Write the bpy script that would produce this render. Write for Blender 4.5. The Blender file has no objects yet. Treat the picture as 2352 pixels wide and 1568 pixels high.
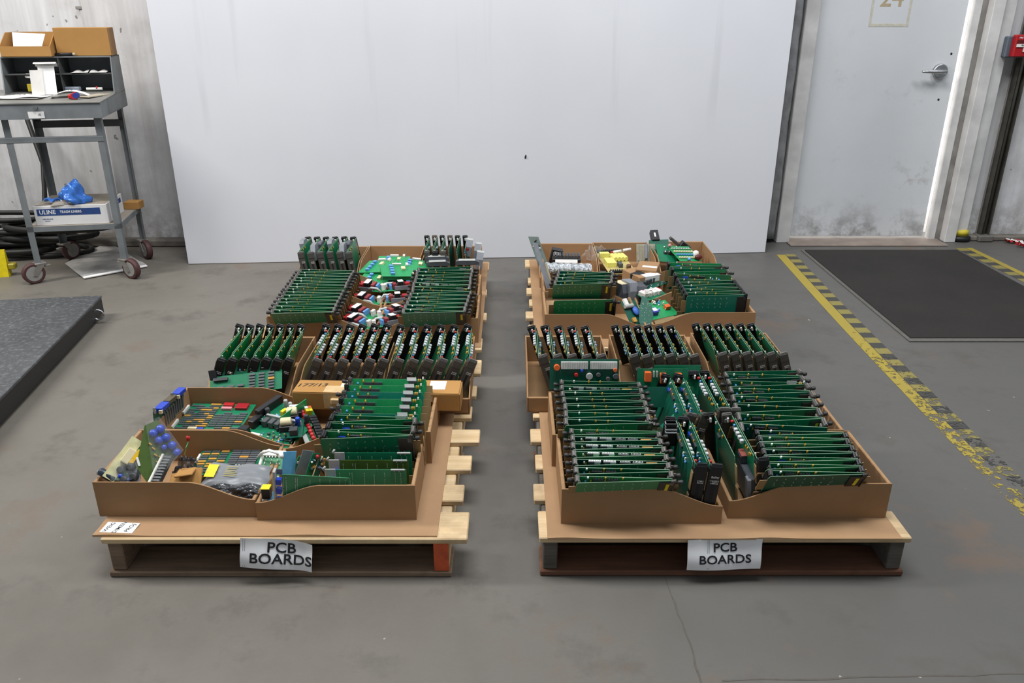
import bpy, math, random
from mathutils import Matrix, Vector
R = random.Random(7)
D2R = math.radians
SC = bpy.context.scene
COL = SC.collection

# ------------------------------------------------------------------ camera, light, exposure
CAM_H, PITCH, FPX = 1.48, D2R(22.5), 1850.0
cam_data = bpy.data.cameras.new('camera')
cam_data.sensor_width = 36.0
cam_data.lens = FPX / 2352 * 36.0
cam_data.clip_start = 0.05
cam = bpy.data.objects.new('camera', cam_data)
cam.location = (0, 0, CAM_H)
cam.rotation_euler = (D2R(90) - PITCH, 0, 0)
COL.objects.link(cam)
SC.camera = cam

SC.view_settings.view_transform = 'Standard'
SC.view_settings.look = 'None'
SC.view_settings.gamma = 1.0
SC.view_settings.use_curve_mapping = False
SC.view_settings.exposure = 0.0

world = bpy.data.worlds.new('hall_light')
SC.world = world
world.use_nodes = True
world.node_tree.nodes['Background'].inputs[0].default_value = (0.86, 0.93, 1.0, 1)
world.node_tree.nodes['Background'].inputs[1].default_value = 0.30

def area_light(name, loc, target, sx, sy, watts, color=(1, 1, 1)):
    d = bpy.data.lights.new(name, 'AREA')
    d.shape = 'RECTANGLE'; d.size = sx; d.size_y = sy
    d.energy = watts; d.color = color
    o = bpy.data.objects.new(name, d)
    o.location = loc
    o.rotation_euler = (Vector(target) - Vector(loc)).to_track_quat('-Z', 'Y').to_euler()
    COL.objects.link(o)
area_light('ceiling_light_scale_side', (-4.6, 3.0, 4.4), (-0.6, 3.8, 0.2), 0.6, 2.4, 215, (1.0, 0.97, 0.92))
area_light('ceiling_light_door_side', (3.4, 2.8, 5.0), (1.0, 3.6, 0.3), 0.6, 2.4, 105, (0.95, 0.98, 1.0))
area_light('ceiling_light_middle', (-0.3, 2.2, 5.4), (0, 3.2, 0), 2.6, 1.2, 235, (0.97, 0.98, 1.0))

# ------------------------------------------------------------------ geometry from the photograph's measured camera
SP, CP = math.sin(PITCH), math.cos(PITCH)
def AZ(px, py, z=0.0):
    u, v = px - 1176, py - 784
    k = (CAM_H - z) / (v * CP + FPX * SP)
    return Vector((u * k, (FPX * CP - v * SP) * k, z))
def AY(px, py, Y):
    u, v = px - 1176, py - 784
    k = Y / (FPX * CP - v * SP)
    return Vector((u * k, Y, CAM_H - k * (v * CP + FPX * SP)))
def XOF(px, Y, z):
    return (px - 1176) / FPX * (Y * CP + (CAM_H - z) * SP)

# ------------------------------------------------------------------ materials
def lin(h):
    h = h.lstrip('#')
    out = []
    for i in (0, 2, 4):
        c = int(h[i:i + 2], 16) / 255
        out.append(c / 12.92 if c <= 0.04045 else ((c + 0.055) / 1.055) ** 2.4)
    return (*out, 1)
MATS = {}
class NT:
    def __init__(s, name):
        s.m = bpy.data.materials.new(name); s.m.use_nodes = True
        s.t = s.m.node_tree; s.b = s.t.nodes['Principled BSDF']
        s.out = s.t.nodes['Material Output']
        s._tc = None
    def n(s, typ, **kw):
        x = s.t.nodes.new(typ)
        for k, v in kw.items(): setattr(x, k, v)
        return x
    def l(s, a, b): s.t.links.new(a, b)
    def co(s, which='Object'):
        if s._tc is None: s._tc = s.n('ShaderNodeTexCoord')
        return s._tc.outputs[which]
    def mapped(s, scale=(1, 1, 1), which='Object', loc=(0, 0, 0)):
        mp = s.n('ShaderNodeMapping'); mp.inputs['Scale'].default_value = scale; mp.inputs['Location'].default_value = loc
        s.l(s.co(which), mp.inputs[0]); return mp.outputs[0]
    def noise(s, scale, detail=4, rough=0.55, vec=None, which='Object'):
        x = s.n('ShaderNodeTexNoise'); x.inputs['Scale'].default_value = scale
        x.inputs['Detail'].default_value = detail; x.inputs['Roughness'].default_value = rough
        s.l(vec if vec is not None else s.co(which), x.inputs['Vector']); return x.outputs['Fac']
    def ramp(s, fac, stops):
        x = s.n('ShaderNodeValToRGB'); e = x.color_ramp.elements
        while len(e) < len(stops): e.new(0.5)
        for i, (p, c) in enumerate(stops):
            e[i].position = p; e[i].color = c if len(c) == 4 else (*c, 1)
        s.l(fac, x.inputs[0]); return x.outputs[0]
    def mix(s, fac, a, b, blend='MIX'):
        x = s.n('ShaderNodeMix', data_type='RGBA', blend_type=blend)
        for val, i in ((fac, 0), (a, 6), (b, 7)):
            if hasattr(val, 'is_linked'): s.l(val, x.inputs[i])
            else: x.inputs[i].default_value = val
        return x.outputs[2]
    def math(s, op, a, b=0.5):
        x = s.n('ShaderNodeMath', operation=op)
        for i, val in enumerate((a, b)):
            if hasattr(val, 'is_linked'): s.l(val, x.inputs[i])
            else: x.inputs[i].default_value = val
        return x.outputs[0]
    def bump(s, h, strength=0.3, dist=0.002):
        x = s.n('ShaderNodeBump'); x.inputs['Strength'].default_value = strength; x.inputs['Distance'].default_value = dist
        s.l(h, x.inputs['Height']); s.l(x.outputs[0], s.b.inputs['Normal'])
    def base(s, c):
        if hasattr(c, 'is_linked'): s.l(c, s.b.inputs['Base Color'])
        else: s.b.inputs['Base Color'].default_value = c
    def rough(s, r):
        if hasattr(r, 'is_linked'): s.l(r, s.b.inputs['Roughness'])
        else: s.b.inputs['Roughness'].default_value = r
BW0, BW1 = (0, 0, 0, 1), (1, 1, 1, 1)
def mat(name, hexc, rough=0.5, metal=0.0, var=0.12, scale=40, spec=0.5, bump=0):
    """plain surface with a little tonal grain"""
    if name in MATS: return MATS[name]
    t = NT(name); c = lin(hexc)
    dk = tuple(x * (1 - var) for x in c[:3]) + (1,); lt = tuple(min(1, x * (1 + var)) for x in c[:3]) + (1,)
    f = t.noise(scale, 3)
    t.base(t.ramp(f, [(0.3, dk), (0.7, lt)])); t.rough(rough)
    t.b.inputs['Metallic'].default_value = metal
    t.b.inputs['Specular IOR Level'].default_value = spec
    if bump: t.bump(f, bump, 0.002)
    MATS[name] = t.m; return t.m
def pcb(name, hexc, hex2):
    """solder-mask green with faint traces"""
    t = NT(name)
    br = t.n('ShaderNodeTexBrick'); br.inputs['Scale'].default_value = 1.0
    br.inputs['Brick Width'].default_value = 0.021; br.inputs['Row Height'].default_value = 0.0062
    br.inputs['Mortar Size'].default_value = 0.0007; br.inputs['Mortar Smooth'].default_value = 0.1
    br.inputs['Color1'].default_value = BW1; br.inputs['Color2'].default_value = BW1; br.inputs['Mortar'].default_value = BW0
    sx = t.n('ShaderNodeSeparateXYZ'); t.l(t.co(), sx.inputs[0])
    cb = t.n('ShaderNodeCombineXYZ'); t.l(sx.outputs[0], cb.inputs[0])
    t.l(t.math('ADD', sx.outputs[1], sx.outputs[2]), cb.inputs[1])
    t.l(cb.outputs[0], br.inputs['Vector'])
    n = t.noise(30, 3)
    keep = t.ramp(n, [(0.5, BW1), (0.56, BW0)])
    c = t.mix(t.math('MAXIMUM', br.outputs['Color'], keep), lin(hex2), lin(hexc))
    n2 = t.noise(9, 3)
    c = t.mix(t.math('MULTIPLY', n2, 0.5), c, lin(hex2))
    t.base(c); t.rough(0.36); t.b.inputs['Specular IOR Level'].default_value = 0.5
    MATS[name] = t.m; return t.m
def glassy(name, hexc, alpha, rough=0.12):
    if name in MATS: return MATS[name]
    t = NT(name); t.base(lin(hexc)); t.rough(rough)
    f = t.noise(22, 4, 0.7)
    t.l(t.math('ADD', t.math('MULTIPLY', f, 0.3), alpha - 0.15), t.b.inputs['Alpha'])
    t.bump(f, 0.5, 0.006)
    MATS[name] = t.m; return t.m

def m_card(name, hexc, hexd):
    t = NT(name)
    v = t.mapped((1, 1, 1))
    f = t.noise(6, 5, 0.6); g = t.noise(160, 2)
    c = t.ramp(f, [(0.3, lin(hexd)), (0.7, lin(hexc))])
    c = t.mix(t.math('MULTIPLY', g, 0.22), c, lin('8a6848'))
    t.base(c); t.rough(0.82); t.b.inputs['Specular IOR Level'].default_value = 0.2
    t.bump(g, 0.06, 0.001)
    MATS[name] = t.m; return t.m
KRAFT = m_card('kraft_cardboard', 'a58360', '9b7956')
KRAFT2 = m_card('kraft_sheet', 'a88867', 'a07f5f')
KRAFTY = m_card('kraft_carton', 'b3874f', 'a97d46')
CORR = m_card('cut_cardboard_edge', 'cfae8a', 'b28f6b')

def m_wood(name, a, b, dirt):
    t = NT(name)
    v = t.mapped((1.2, 14, 14))
    f = t.noise(3.0, 6, 0.65, v); g = t.noise(3.2, 5, 0.7)
    c = t.ramp(f, [(0.25, lin(b)), (0.65, lin(a))])
    c = t.mix(t.ramp(g, [(0.52, BW0), (0.75, (0.7, 0.7, 0.7))]), c, lin(dirt))
    t.base(c); t.rough(0.8); t.bump(f, 0.25, 0.002); t.b.inputs['Specular IOR Level'].default_value = 0.2
    MATS[name] = t.m; return t.m
WOOD = m_wood('pale_pallet_wood', 'd8c09a', 'bb9d72', '8a7660')
WOOD2 = m_wood('weathered_pallet_wood', '8d7864', '66564a', '3f3832')
WOOD3 = m_wood('reddish_pallet_wood', '7b5744', '5b4136', '3d322c')
WOODG = m_wood('grey_pallet_wood', '6b655e', '4b4641', '302d2a')

G1 = pcb('circuit_board_green', '147a54', '0f6042')
G2 = pcb('circuit_board_dark_green', '0e5a46', '0c4739')
G3 = pcb('circuit_board_pale_green', '459063', '35774f')
G4 = pcb('circuit_board_olive', '4c6527', '3a5020')
G5 = pcb('circuit_board_bright_green', '22995a', '1a8049')
G6 = pcb('circuit_board_teal', '148068', '0f6a55')
BLK = mat('black_plastic', '17171a', 0.45)
DGR = mat('dark_grey_plate', '4d4a46', 0.48)
BRK = mat('brown_grey_bracket', '423a33', 0.6)
EJG = mat('grey_ejector', '6e6b69', 0.45)
KNB = mat('black_knob', '2c2b2c', 0.5)
CHIP = mat('chip_body', '34363a', 0.5)
CHIPG = mat('chip_grey', '4a4d50', 0.5)
PINS = mat('tinned_pins', 'c6c8c6', 0.3, 0.8)
GOLD = mat('gold_component', 'c99a3a', 0.4, 0.2)
AMB = mat('amber_component', 'c08c3a', 0.5)
TAN = mat('tan_edge', '8f7650', 0.6)
WHT = mat('white_plastic', 'e6e4de', 0.5)
PAP = mat('white_paper', 'e9e8e6', 0.75, var=0.05, scale=12)
PAPG = mat('grey_white_paper', 'c9c6c2', 0.8, var=0.1, scale=9)
YEL = mat('yellow_label', 'e0cf1c', 0.55)
RED = mat('red_component', 'b01f24', 0.4)
DRED = mat('deep_red_relay', '8f3238', 0.45)
BLUE = mat('blue_component', '2243b4', 0.35)
LBLU = mat('light_blue_component', '5f9ad8', 0.4)
ORG = mat('orange_component', 'd8622a', 0.45)
CRM = mat('cream_component', 'd9cda6', 0.55)
GRY = mat('grey_module', '7c7f85', 0.42)
DGM = mat('dark_grey_module', '4c5056', 0.45)
LGR = mat('light_grey_module', 'a9aba8', 0.5)
SIL = mat('bare_metal', 'b5b8ba', 0.28, 0.9)
LIME = mat('green_terminal', '6ed08c', 0.45)
INK = mat('black_ink', '1a1a1c', 0.8)
TANI = mat('tan_paint', 'b4a384', 0.7)
SOLD = mat('solder_dots', 'd9dcd6', 0.35, 0.3)
PYEL = mat('pale_yellow_component', 'e3dd76', 0.5)
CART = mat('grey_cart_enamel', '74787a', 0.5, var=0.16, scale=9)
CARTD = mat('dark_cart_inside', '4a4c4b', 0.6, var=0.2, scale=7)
CLEAR = glassy('clear_plastic_film', 'd8dcd8', 0.10)
ANTI = mat('antistatic_film', '7a7d81', 0.36, .0, .12, 8)
DFILM = glassy('dark_film', '2b2d31', 0.85, 0.15)
BFILM = glassy('blue_film', '3f7bd2', 0.85, 0.2)
AFILM = glassy('amber_film', '8a6a22', 0.75, 0.3)
FOIL = None

# ------------------------------------------------------------------ mesh building
class MB:
    def __init__(s): s.v = []; s.f = []; s.mi = []; s.sm = []; s.cur = 0
    def add(s, vs, fs, smooth=False, M=None):
        o = len(s.v)
        for p in vs: s.v.append(tuple(M @ Vector(p)) if M is not None else tuple(p))
        for f in fs: s.f.append([i + o for i in f]); s.mi.append(s.cur); s.sm.append(smooth)
        return s
    def box(s, lo, hi, M=None):
        x0, y0, z0 = lo; x1, y1, z1 = hi
        return s.add([(x0, y0, z0), (x1, y0, z0), (x1, y1, z0), (x0, y1, z0), (x0, y0, z1), (x1, y0, z1), (x1, y1, z1), (x0, y1, z1)],
                     [(0, 3, 2, 1), (4, 5, 6, 7), (0, 1, 5, 4), (1, 2, 6, 5), (2, 3, 7, 6), (3, 0, 4, 7)], False, M)
    def cbox(s, c, d, M=None):
        return s.box([c[i] - d[i] / 2 for i in range(3)], [c[i] + d[i] / 2 for i in range(3)], M)
    def bbox(s, lo, hi, b=0.003, M=None):
        """box with chamfered edges"""
        x0, y0, z0 = lo; x1, y1, z1 = hi
        b = min(b, (x1 - x0) * .45, (y1 - y0) * .45, (z1 - z0) * .45)
        ring = lambda z, i: [(x0 + i, y0 + b, z), (x0 + b, y0 + i, z), (x1 - b, y0 + i, z), (x1 - i, y0 + b, z), (x1 - i, y1 - b, z), (x1 - b, y1 - i, z), (x0 + b, y1 - i, z), (x0 + i, y1 - b, z)]
        def top(z):
            return [(x0 + b, y0 + b, z), (x0 + b, y0 + b, z), (x1 - b, y0 + b, z), (x1 - b, y0 + b, z), (x1 - b, y1 - b, z), (x1 - b, y1 - b, z), (x0 + b, y1 - b, z), (x0 + b, y1 - b, z)]
        rows = [ring(z0 + b, 0), ring(z1 - b, 0)]
        vs = [(x0 + b, y0 + b, z0), (x1 - b, y0 + b, z0), (x1 - b, y1 - b, z0), (x0 + b, y1 - b, z0)] + rows[0] + rows[1] + [(x0 + b, y0 + b, z1), (x1 - b, y0 + b, z1), (x1 - b, y1 - b, z1), (x0 + b, y1 - b, z1)]
        fs = [(3, 2, 1, 0), (20, 21, 22, 23)]
        for i in range(8):
            j = (i + 1) % 8
            fs.append((4 + i, 4 + j, 12 + j, 12 + i))
        crn = [(0, 1), (2, 3), (4, 5), (6, 7)]
        for k, (i, j) in enumerate(crn):
            fs.append((4 + j, 4 + i, k)); fs.append((12 + i, 12 + j, 20 + k))
            n = crn[(k + 1) % 4][0]
            fs.append((4 + n, 4 + j, k, (k + 1) % 4)); fs.append((12 + j, 12 + n, 20 + (k + 1) % 4, 20 + k))
        return s.add(vs, fs, False, M)
    def prism(s, poly, a, b, axis='y', M=None):
        """extrude a 2D polygon between a and b along an axis"""
        def P(u, v, w): return {'y': (u, w, v), 'x': (w, u, v), 'z': (u, v, w)}[axis]
        n = len(poly)
        vs = [P(u, v, a) for u, v in poly] + [P(u, v, b) for u, v in poly]
        fs = [list(range(n)), list(range(2 * n - 1, n - 1, -1))]
        for i in range(n): fs.append((i, i + n, (i + 1) % n + n, (i + 1) % n))
        return s.add(vs, fs, False, M)
    def tube(s, pts, r, n=8, cap=True, M=None):
        pts = [Vector(p) for p in pts]; vs = []; fs = []
        rs = r if isinstance(r, (list, tuple)) else [r] * len(pts)
        up = Vector((0, 0, 1))
        for i, p in enumerate(pts):
            d = (pts[min(i + 1, len(pts) - 1)] - pts[max(i - 1, 0)]).normalized()
            a = d.cross(up) if abs(d.dot(up)) < 0.95 else d.cross(Vector((1, 0, 0)))
            a.normalize(); b = d.cross(a).normalized()
            for k in range(n):
                t = 2 * math.pi * k / n
                vs.append(p + (a * math.cos(t) + b * math.sin(t)) * rs[i])
        for i in range(len(pts) - 1):
            for k in range(n):
                fs.append((i * n + k, i * n + (k + 1) % n, (i + 1) * n + (k + 1) % n, (i + 1) * n + k))
        s.add(vs, fs, True, M)
        if cap:
            o = len(s.v) - len(vs)
            s.f.append([o + k for k in range(n - 1, -1, -1)]); s.mi.append(s.cur); s.sm.append(False)
            s.f.append([o + (len(pts) - 1) * n + k for k in range(n)]); s.mi.append(s.cur); s.sm.append(False)
        return s
    def grid(s, fn, nu, nv, smooth=True, M=None):
        vs = [fn(i / nu, j / nv) for j in range(nv + 1) for i in range(nu + 1)]
        w = nu + 1
        fs = [(j * w + i, j * w + i + 1, (j + 1) * w + i + 1, (j + 1) * w + i) for j in range(nv) for i in range(nu)]
        return s.add(vs, fs, smooth, M)
    def mesh(s, name, *mats):
        me = bpy.data.meshes.new(name)
        me.from_pydata(s.v, [], s.f)
        for m in mats: me.materials.append(m)
        me.polygons.foreach_set('material_index', s.mi)
        me.polygons.foreach_set('use_smooth', s.sm)
        me.update(); return me
def link(name, data, parent=None, M=None):
    o = bpy.data.objects.new(name, data)
    if parent is not None: o.parent = parent
    if M is not None: o.matrix_local = M
    COL.objects.link(o); return o
def tag(o, label=None, cat=None, group=None, kind=None):
    if label: o['label'] = label
    if cat: o['category'] = cat
    if group: o['group'] = group
    if kind: o['kind'] = kind
    return o
def thing(name, label, cat, M=None, group=None):
    o = link(name, None, None, M); o.empty_display_size = 0.02
    return tag(o, label, cat, group)
def solo(name, mb, m, label, cat, M=None, group=None):
    ms = m if isinstance(m, (list, tuple)) else [m]
    return tag(link(name, mb.mesh(name, *ms), None, M), label, cat, group)
def part(name, mb, m, parent, M=None):
    ms = m if isinstance(m, (list, tuple)) else [m]
    return link(name, mb.mesh(name, *ms), parent, M)
def struct(name, mb, m, M=None, parent=None):
    o = part(name, mb, m, parent, M)
    if parent is None: o['kind'] = 'structure'
    return o
def text(name, body, size, m, parent, M, extrude=0.0004, align='CENTER', shear=0.0, sx=1.0):
    c = bpy.data.curves.new(name, 'FONT'); c.body = body; c.size = size; c.extrude = extrude
    c.align_x = align; c.align_y = 'CENTER'; c.shear = shear; c.space_line = 0.8; c.offset = size * 0.012
    c.resolution_u = 3
    tmp = bpy.data.objects.new('lettering_curve', c)
    me = bpy.data.meshes.new_from_object(tmp)
    bpy.data.objects.remove(tmp); bpy.data.curves.remove(c)
    me.name = name; me.materials.clear(); me.materials.append(m)
    return link(name, me, parent, M @ Matrix.Diagonal((sx, 1, 1, 1)))
def T(x, y, z): return Matrix.Translation((x, y, z))
def RX(a): return Matrix.Rotation(D2R(a), 4, 'X')
def RY(a): return Matrix.Rotation(D2R(a), 4, 'Y')
def RZ(a): return Matrix.Rotation(D2R(a), 4, 'Z')
def frame3(bl, br, tl):
    """local frame: origin bl, x towards br, y towards tl (squared up), z the face normal; returns matrix, width, height"""
    x = (br - bl); w = x.length; x = x / w
    y = tl - bl; y = y - x * y.dot(x); h = y.length; y = y / h
    z = x.cross(y)
    M = Matrix((x, y, z)).transposed().to_4x4(); M.translation = bl
    return M, w, h
UB = MB().bbox((-.5, -.5, 0), (.5, .5, 1), 0.06).mesh('component_block')
UC = MB().tube([(0, 0, 0), (0, 0, .9), (0, 0, 1)], [.5, .5, .42], 12).mesh('component_can')
def _sph():
    m = MB()
    m.grid(lambda u, v: (.5 * math.sin(math.pi * v) * math.cos(2 * math.pi * u), .5 * math.sin(math.pi * v) * math.sin(2 * math.pi * u), .5 - .5 * math.cos(math.pi * v)), 12, 8)
    return m.mesh('component_bead')
US = _sph()
def _dip():
    m = MB(); m.cbox((0, 0, .55), (1, .74, .9)); m.cur = 1
    for i in range(7):
        x = -.43 + i * .143
        for y in (-.43, .43): m.cbox((x, y, .3), (.06, .14, .6))
    return m.mesh('chip', mat('chip_top', '56595d', .5), PINS)
UD = _dip()
UHC = MB().tube([(-.5, 0, .5), (-.42, 0, .5), (.42, 0, .5), (.5, 0, .5)], [.42, .5, .5, .42], 12).mesh('lying_can')
SHAPES = {'b': UB, 'c': UC, 's': US, 'd': UD, 'h': UHC}
def comp(parent, name, shape, x, y, z, sx, sy, sz, m=None, rot=0):
    o = link(name, SHAPES[shape], parent, T(x, y, z) @ RZ(rot) @ Matrix.Diagonal((sx, sy, sz, 1)))
    if m is not None:
        if not o.data.materials: o.data.materials.append(None)
        o.material_slots[0].link = 'OBJECT'; o.material_slots[0].material = m
    return o
for me in (UB, UC, US, UHC): me.materials.append(WHT)

ONES = 'first second third fourth fifth sixth seventh eighth ninth tenth eleventh twelfth thirteenth fourteenth fifteenth sixteenth seventeenth eighteenth nineteenth'.split()
def nth(i):
    i += 1
    if i < 20: return ONES[i - 1]
    t = {2: 'twent', 3: 'thirt'}[i // 10]
    return t + 'ieth' if i % 10 == 0 else t + 'y-' + ONES[i % 10 - 1]

# ------------------------------------------------------------------ the setting
def m_floor():
    t = NT('sealed_concrete')
    a = t.noise(0.9, 6, 0.62); b = t.noise(3.7, 7, 0.7); c = t.noise(90, 3); d = t.noise(0.35, 3, 0.5)
    base = t.ramp(a, [(0.3, lin('625d55')), (0.5, lin('706b63')), (0.72, lin('77726a'))])
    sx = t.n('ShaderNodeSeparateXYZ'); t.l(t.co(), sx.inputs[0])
    # door side: bluer sealer, darkened to paint in weaker light; browner by scale
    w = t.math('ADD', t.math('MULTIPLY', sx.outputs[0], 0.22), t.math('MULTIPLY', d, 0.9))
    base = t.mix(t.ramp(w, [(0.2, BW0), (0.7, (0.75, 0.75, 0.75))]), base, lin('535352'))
    base = t.mix(t.ramp(b, [(0.54, BW0), (0.68, (.6, .6, .6))]), base, lin('524e48'))
    br = t.noise(2.1, 5, 0.7, t.mapped((1, 1, 1), loc=(4.2, 1.1, 0)))
    base = t.mix(t.ramp(br, [(0.58, BW0), (0.70, (.55, .55, .55))]), base, lin('715c4b'))
    base = t.mix(t.ramp(t.noise(26, 2, .5), [(0.76, BW0), (0.79, (.7, .7, .7))]), base, lin('b9b3a8'))
    base = t.mix(t.math('MULTIPLY', c, 0.18), base, lin('4d4b47'))
    t.base(base)
    t.rough(t.ramp(b, [(0.3, (.42,) * 3), (0.7, (.62,) * 3)]))
    t.b.inputs['Specular IOR Level'].default_value = 0.35
    t.bump(c, 0.08, 0.001)
    return t.m
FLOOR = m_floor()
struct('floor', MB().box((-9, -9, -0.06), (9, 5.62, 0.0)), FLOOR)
CRACK = mat('crack_filler', '55514a', 0.9)
def ribbon(pts, w, z0, z1, jitter=0.0):
    mb = MB(); vs = []; n = len(pts)
    for i, (x, y) in enumerate(pts):
        a = Vector(pts[max(i - 1, 0)]); b = Vector(pts[min(i + 1, n - 1)])
        d = (b - a).normalized(); nn = Vector((-d.y, d.x))
        ww = w * (1 + R.uniform(-jitter, jitter))
        for s_, z in ((-1, z0), (-1, z1), (1, z1), (1, z0)):
            vs.append((x + nn.x * s_ * ww / 2, y + nn.y * s_ * ww / 2, z))
    fs = []
    for i in range(n - 1):
        for k in range(4): fs.append((i * 4 + k, i * 4 + (k + 1) % 4, i * 4 + 4 + (k + 1) % 4, i * 4 + 4 + k))
    fs += [(0, 1, 2, 3), (n * 4 - 1, n * 4 - 2, n * 4 - 3, n * 4 - 4)]
    return mb.add(vs, fs)
def wob(x0, y0, x1, y1, n, a):
    return [(x0 + (x1 - x0) * i / n + R.uniform(-a, a), y0 + (y1 - y0) * i / n + R.uniform(-a, a)) for i in range(n + 1)]
struct('trim_1', ribbon(wob(0.43, 1.95, 0.452, 1.44, 14, .004), .0045, 0, .0006, .5), CRACK)
struct('trim_2', ribbon(wob(0.5, 1.462, 1.5, 1.492, 20, .003), .004, 0, .0006, .5), CRACK)

def m_wall():
    t = NT('painted_concrete_wall')
    v = t.mapped((9, 9, 0.7)); a = t.noise(1.0, 6, 0.65, v); b = t.noise(1.6, 6, 0.65); c = t.noise(14, 5, .7)
    base = t.ramp(a, [(0.3, lin('c1bfbe')), (0.62, lin('dddddf'))])
    base = t.mix(t.ramp(b, [(0.50, BW0), (0.78, (.75,) * 3)]), base, lin('96918b'))
    sx = t.n('ShaderNodeSeparateXYZ'); t.l(t.co(), sx.inputs[0])
    low = t.math('MULTIPLY', t.ramp(sx.outputs[2], [(0.0, BW1), (0.35, BW0)]), t.ramp(c, [(.4, BW0), (.6, (.8,) * 3)]))
    base = t.mix(low, base, lin('8c8883'))
    base = t.mix(t.ramp(t.noise(21, 2, .5), [(0.74, BW0), (0.76, (.8,) * 3)]), base, lin('6b6560'))
    t.base(base); t.rough(0.75); t.bump(c, 0.25, 0.004)
    return t.m
WALL = m_wall()
DX0, DX1, WY = 1.915, 2.86, 5.44
wm = MB()
wm.box((-5.5, WY, 0), (DX0 - .02, WY + .18, 3.2)).box((DX1 + .13, WY, 0), (5.5, WY + .18, 3.2)).box((DX0 - .02, WY, 2.1), (DX1 + .13, WY + .18, 3.2))
struct('wall_back', wm, WALL)
# shallow pier behind the backdrop panel's scale-side edge and the recess behind the cart
struct('trim_3', MB().bbox((-2.62, 5.30, 0), (-2.05, WY, 3.2), .01), WALL)
CURB = mat('stained_curb', '6d675f', 0.85, var=.3, scale=12)
struct('baseboard_left', MB().bbox((-5.5, 5.22, 0), (-2.1, 5.30, .05), .01).bbox((-5.5, 5.30, 0), (-2.62, WY, .045), .01), CURB)
struct('baseboard_right', MB().bbox((3.12, 5.37, 0), (5.5, WY, .035), .008), CURB)

def m_door():
    t = NT('scuffed_door_paint')
    a = t.noise(1.3, 6, 0.6); b = t.noise(5.5, 6, 0.75, t.mapped((1, 1, 1), loc=(3, 0, 1.3))); c = t.noise(2.2, 4, .6, t.mapped((1, 1, 1), loc=(8, 2, 0)))
    base = t.ramp(a, [(0.3, lin('cfd1d3')), (0.7, lin('d9dbde'))])
    base = t.mix(t.math('MULTIPLY', t.ramp(b, [(0.55, BW0), (0.72, (.8,) * 3)]), t.ramp(c, [(.45, BW0), (.7, BW1)])), base, lin('8f887e'))
    sx = t.n('ShaderNodeSeparateXYZ'); t.l(t.co(), sx.inputs[0])
    low = t.math('MULTIPLY', t.ramp(sx.outputs[2], [(0.0, BW1), (0.3, BW0)]), t.ramp(b, [(.45, BW0), (.62, (.9,) * 3)]))
    base = t.mix(low, base, lin('7f7c79'))
    t.base(base); t.rough(0.5)
    return t.m
DOORM = m_door()
JAMB = mat('worn_frame_paint', 'cdcbc9', .6, var=.16, scale=7)
JAMBD = mat('grimy_frame_paint', '8d8984', .7, var=.25, scale=9)
door = struct('door_1', MB().bbox((DX0, 5.425, .024), (DX1 - .024, 5.440, 2.08), .002), DOORM)
# lever handle, keyhole, painted number and tape outline
hm = MB(); hm.tube([(2.735, 5.425, 1.105), (2.735, 5.405, 1.105), (2.735, 5.400, 1.105)], [.046, .046, .04], 24)
rose = part('handle_rose', hm, SIL, door)
lv = MB(); lv.tube([(2.735, 5.40, 1.105), (2.735, 5.365, 1.105)], .012, 12)
lv.tube([(2.75, 5.362, 1.104), (2.72, 5.36, 1.105), (2.65, 5.362, 1.106), (2.60, 5.368, 1.106)], [.013, .013, .011, .009], 12)
part('lever_handle', lv, SIL, door)
part('keyhole', MB().tube([(2.765, 5.426, .93), (2.765, 5.4235, .93)], .007, 10).tube([(2.79, 5.426, 1.21), (2.79, 5.4235, 1.21)], .007, 10), INK, door)
text('painted_number', '24', .15, TANI, door, T(2.358, 5.4245, 1.533) @ RX(90), .0003)
tp = MB()
tp.box((2.25, 5.4238, 1.37), (2.47, 5.425, 1.388)).box((2.235, 5.4238, 1.37), (2.25, 5.425, 1.8)).box((2.47, 5.4238, 1.37), (2.485, 5.425, 1.8))
part('tape_outline', tp, mat('old_masking_tape', 'c9c4b6', .7), door)
# frame: hinge jamb, strike jamb with its stepped mouldings, head and threshold
jl = MB().bbox((1.80, 5.33, 0), (1.89, 5.46, 2.2), .004).bbox((1.875, 5.405, 0), (1.915, 5.47, 2.2), .003)
struct('trim_4', jl, JAMB)
jr = MB().bbox((DX1 + .0, 5.395, 0), (DX1 + .05, 5.445, 2.2), .003).bbox((DX1 + .09, 5.34, 0), (DX1 + .165, 5.44, 2.2), .004)
struct('trim_5', jr, JAMB)
struct('trim_6', MB().bbox((DX1 + .05, 5.405, 0), (DX1 + .09, 5.445, 2.2), .003), JAMBD)
struct('trim_7', MB().bbox((DX1 + .165, 5.37, 0), (DX1 + .25, 5.46, 2.2), .004), JAMB)
struct('trim_8', MB().bbox((1.89, 5.40, 2.09), (DX1 + .09, 5.48, 2.2), .004), JAMB)
struct('trim_9', MB().bbox((1.87, 5.24, 0), (2.93, 5.44, .010), .004), mat('worn_threshold', '86796f', .7, var=.2, scale=8))
sky = NT('daylight_outside'); sky.b.inputs['Emission Color'].default_value = (1, .98, .95, 1); sky.b.inputs['Emission Strength'].default_value = 2.2; sky.base((1, 1, 1, 1))
struct('sky_backdrop', MB().box((1.4, 6.3, 0), (3.6, 6.34, 3)), sky.m)
struct('ground_outside', MB().box((1.4, 5.62, -.06), (3.6, 6.34, 0)), mat('pale_paving', 'c9c7c2', .8))
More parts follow.
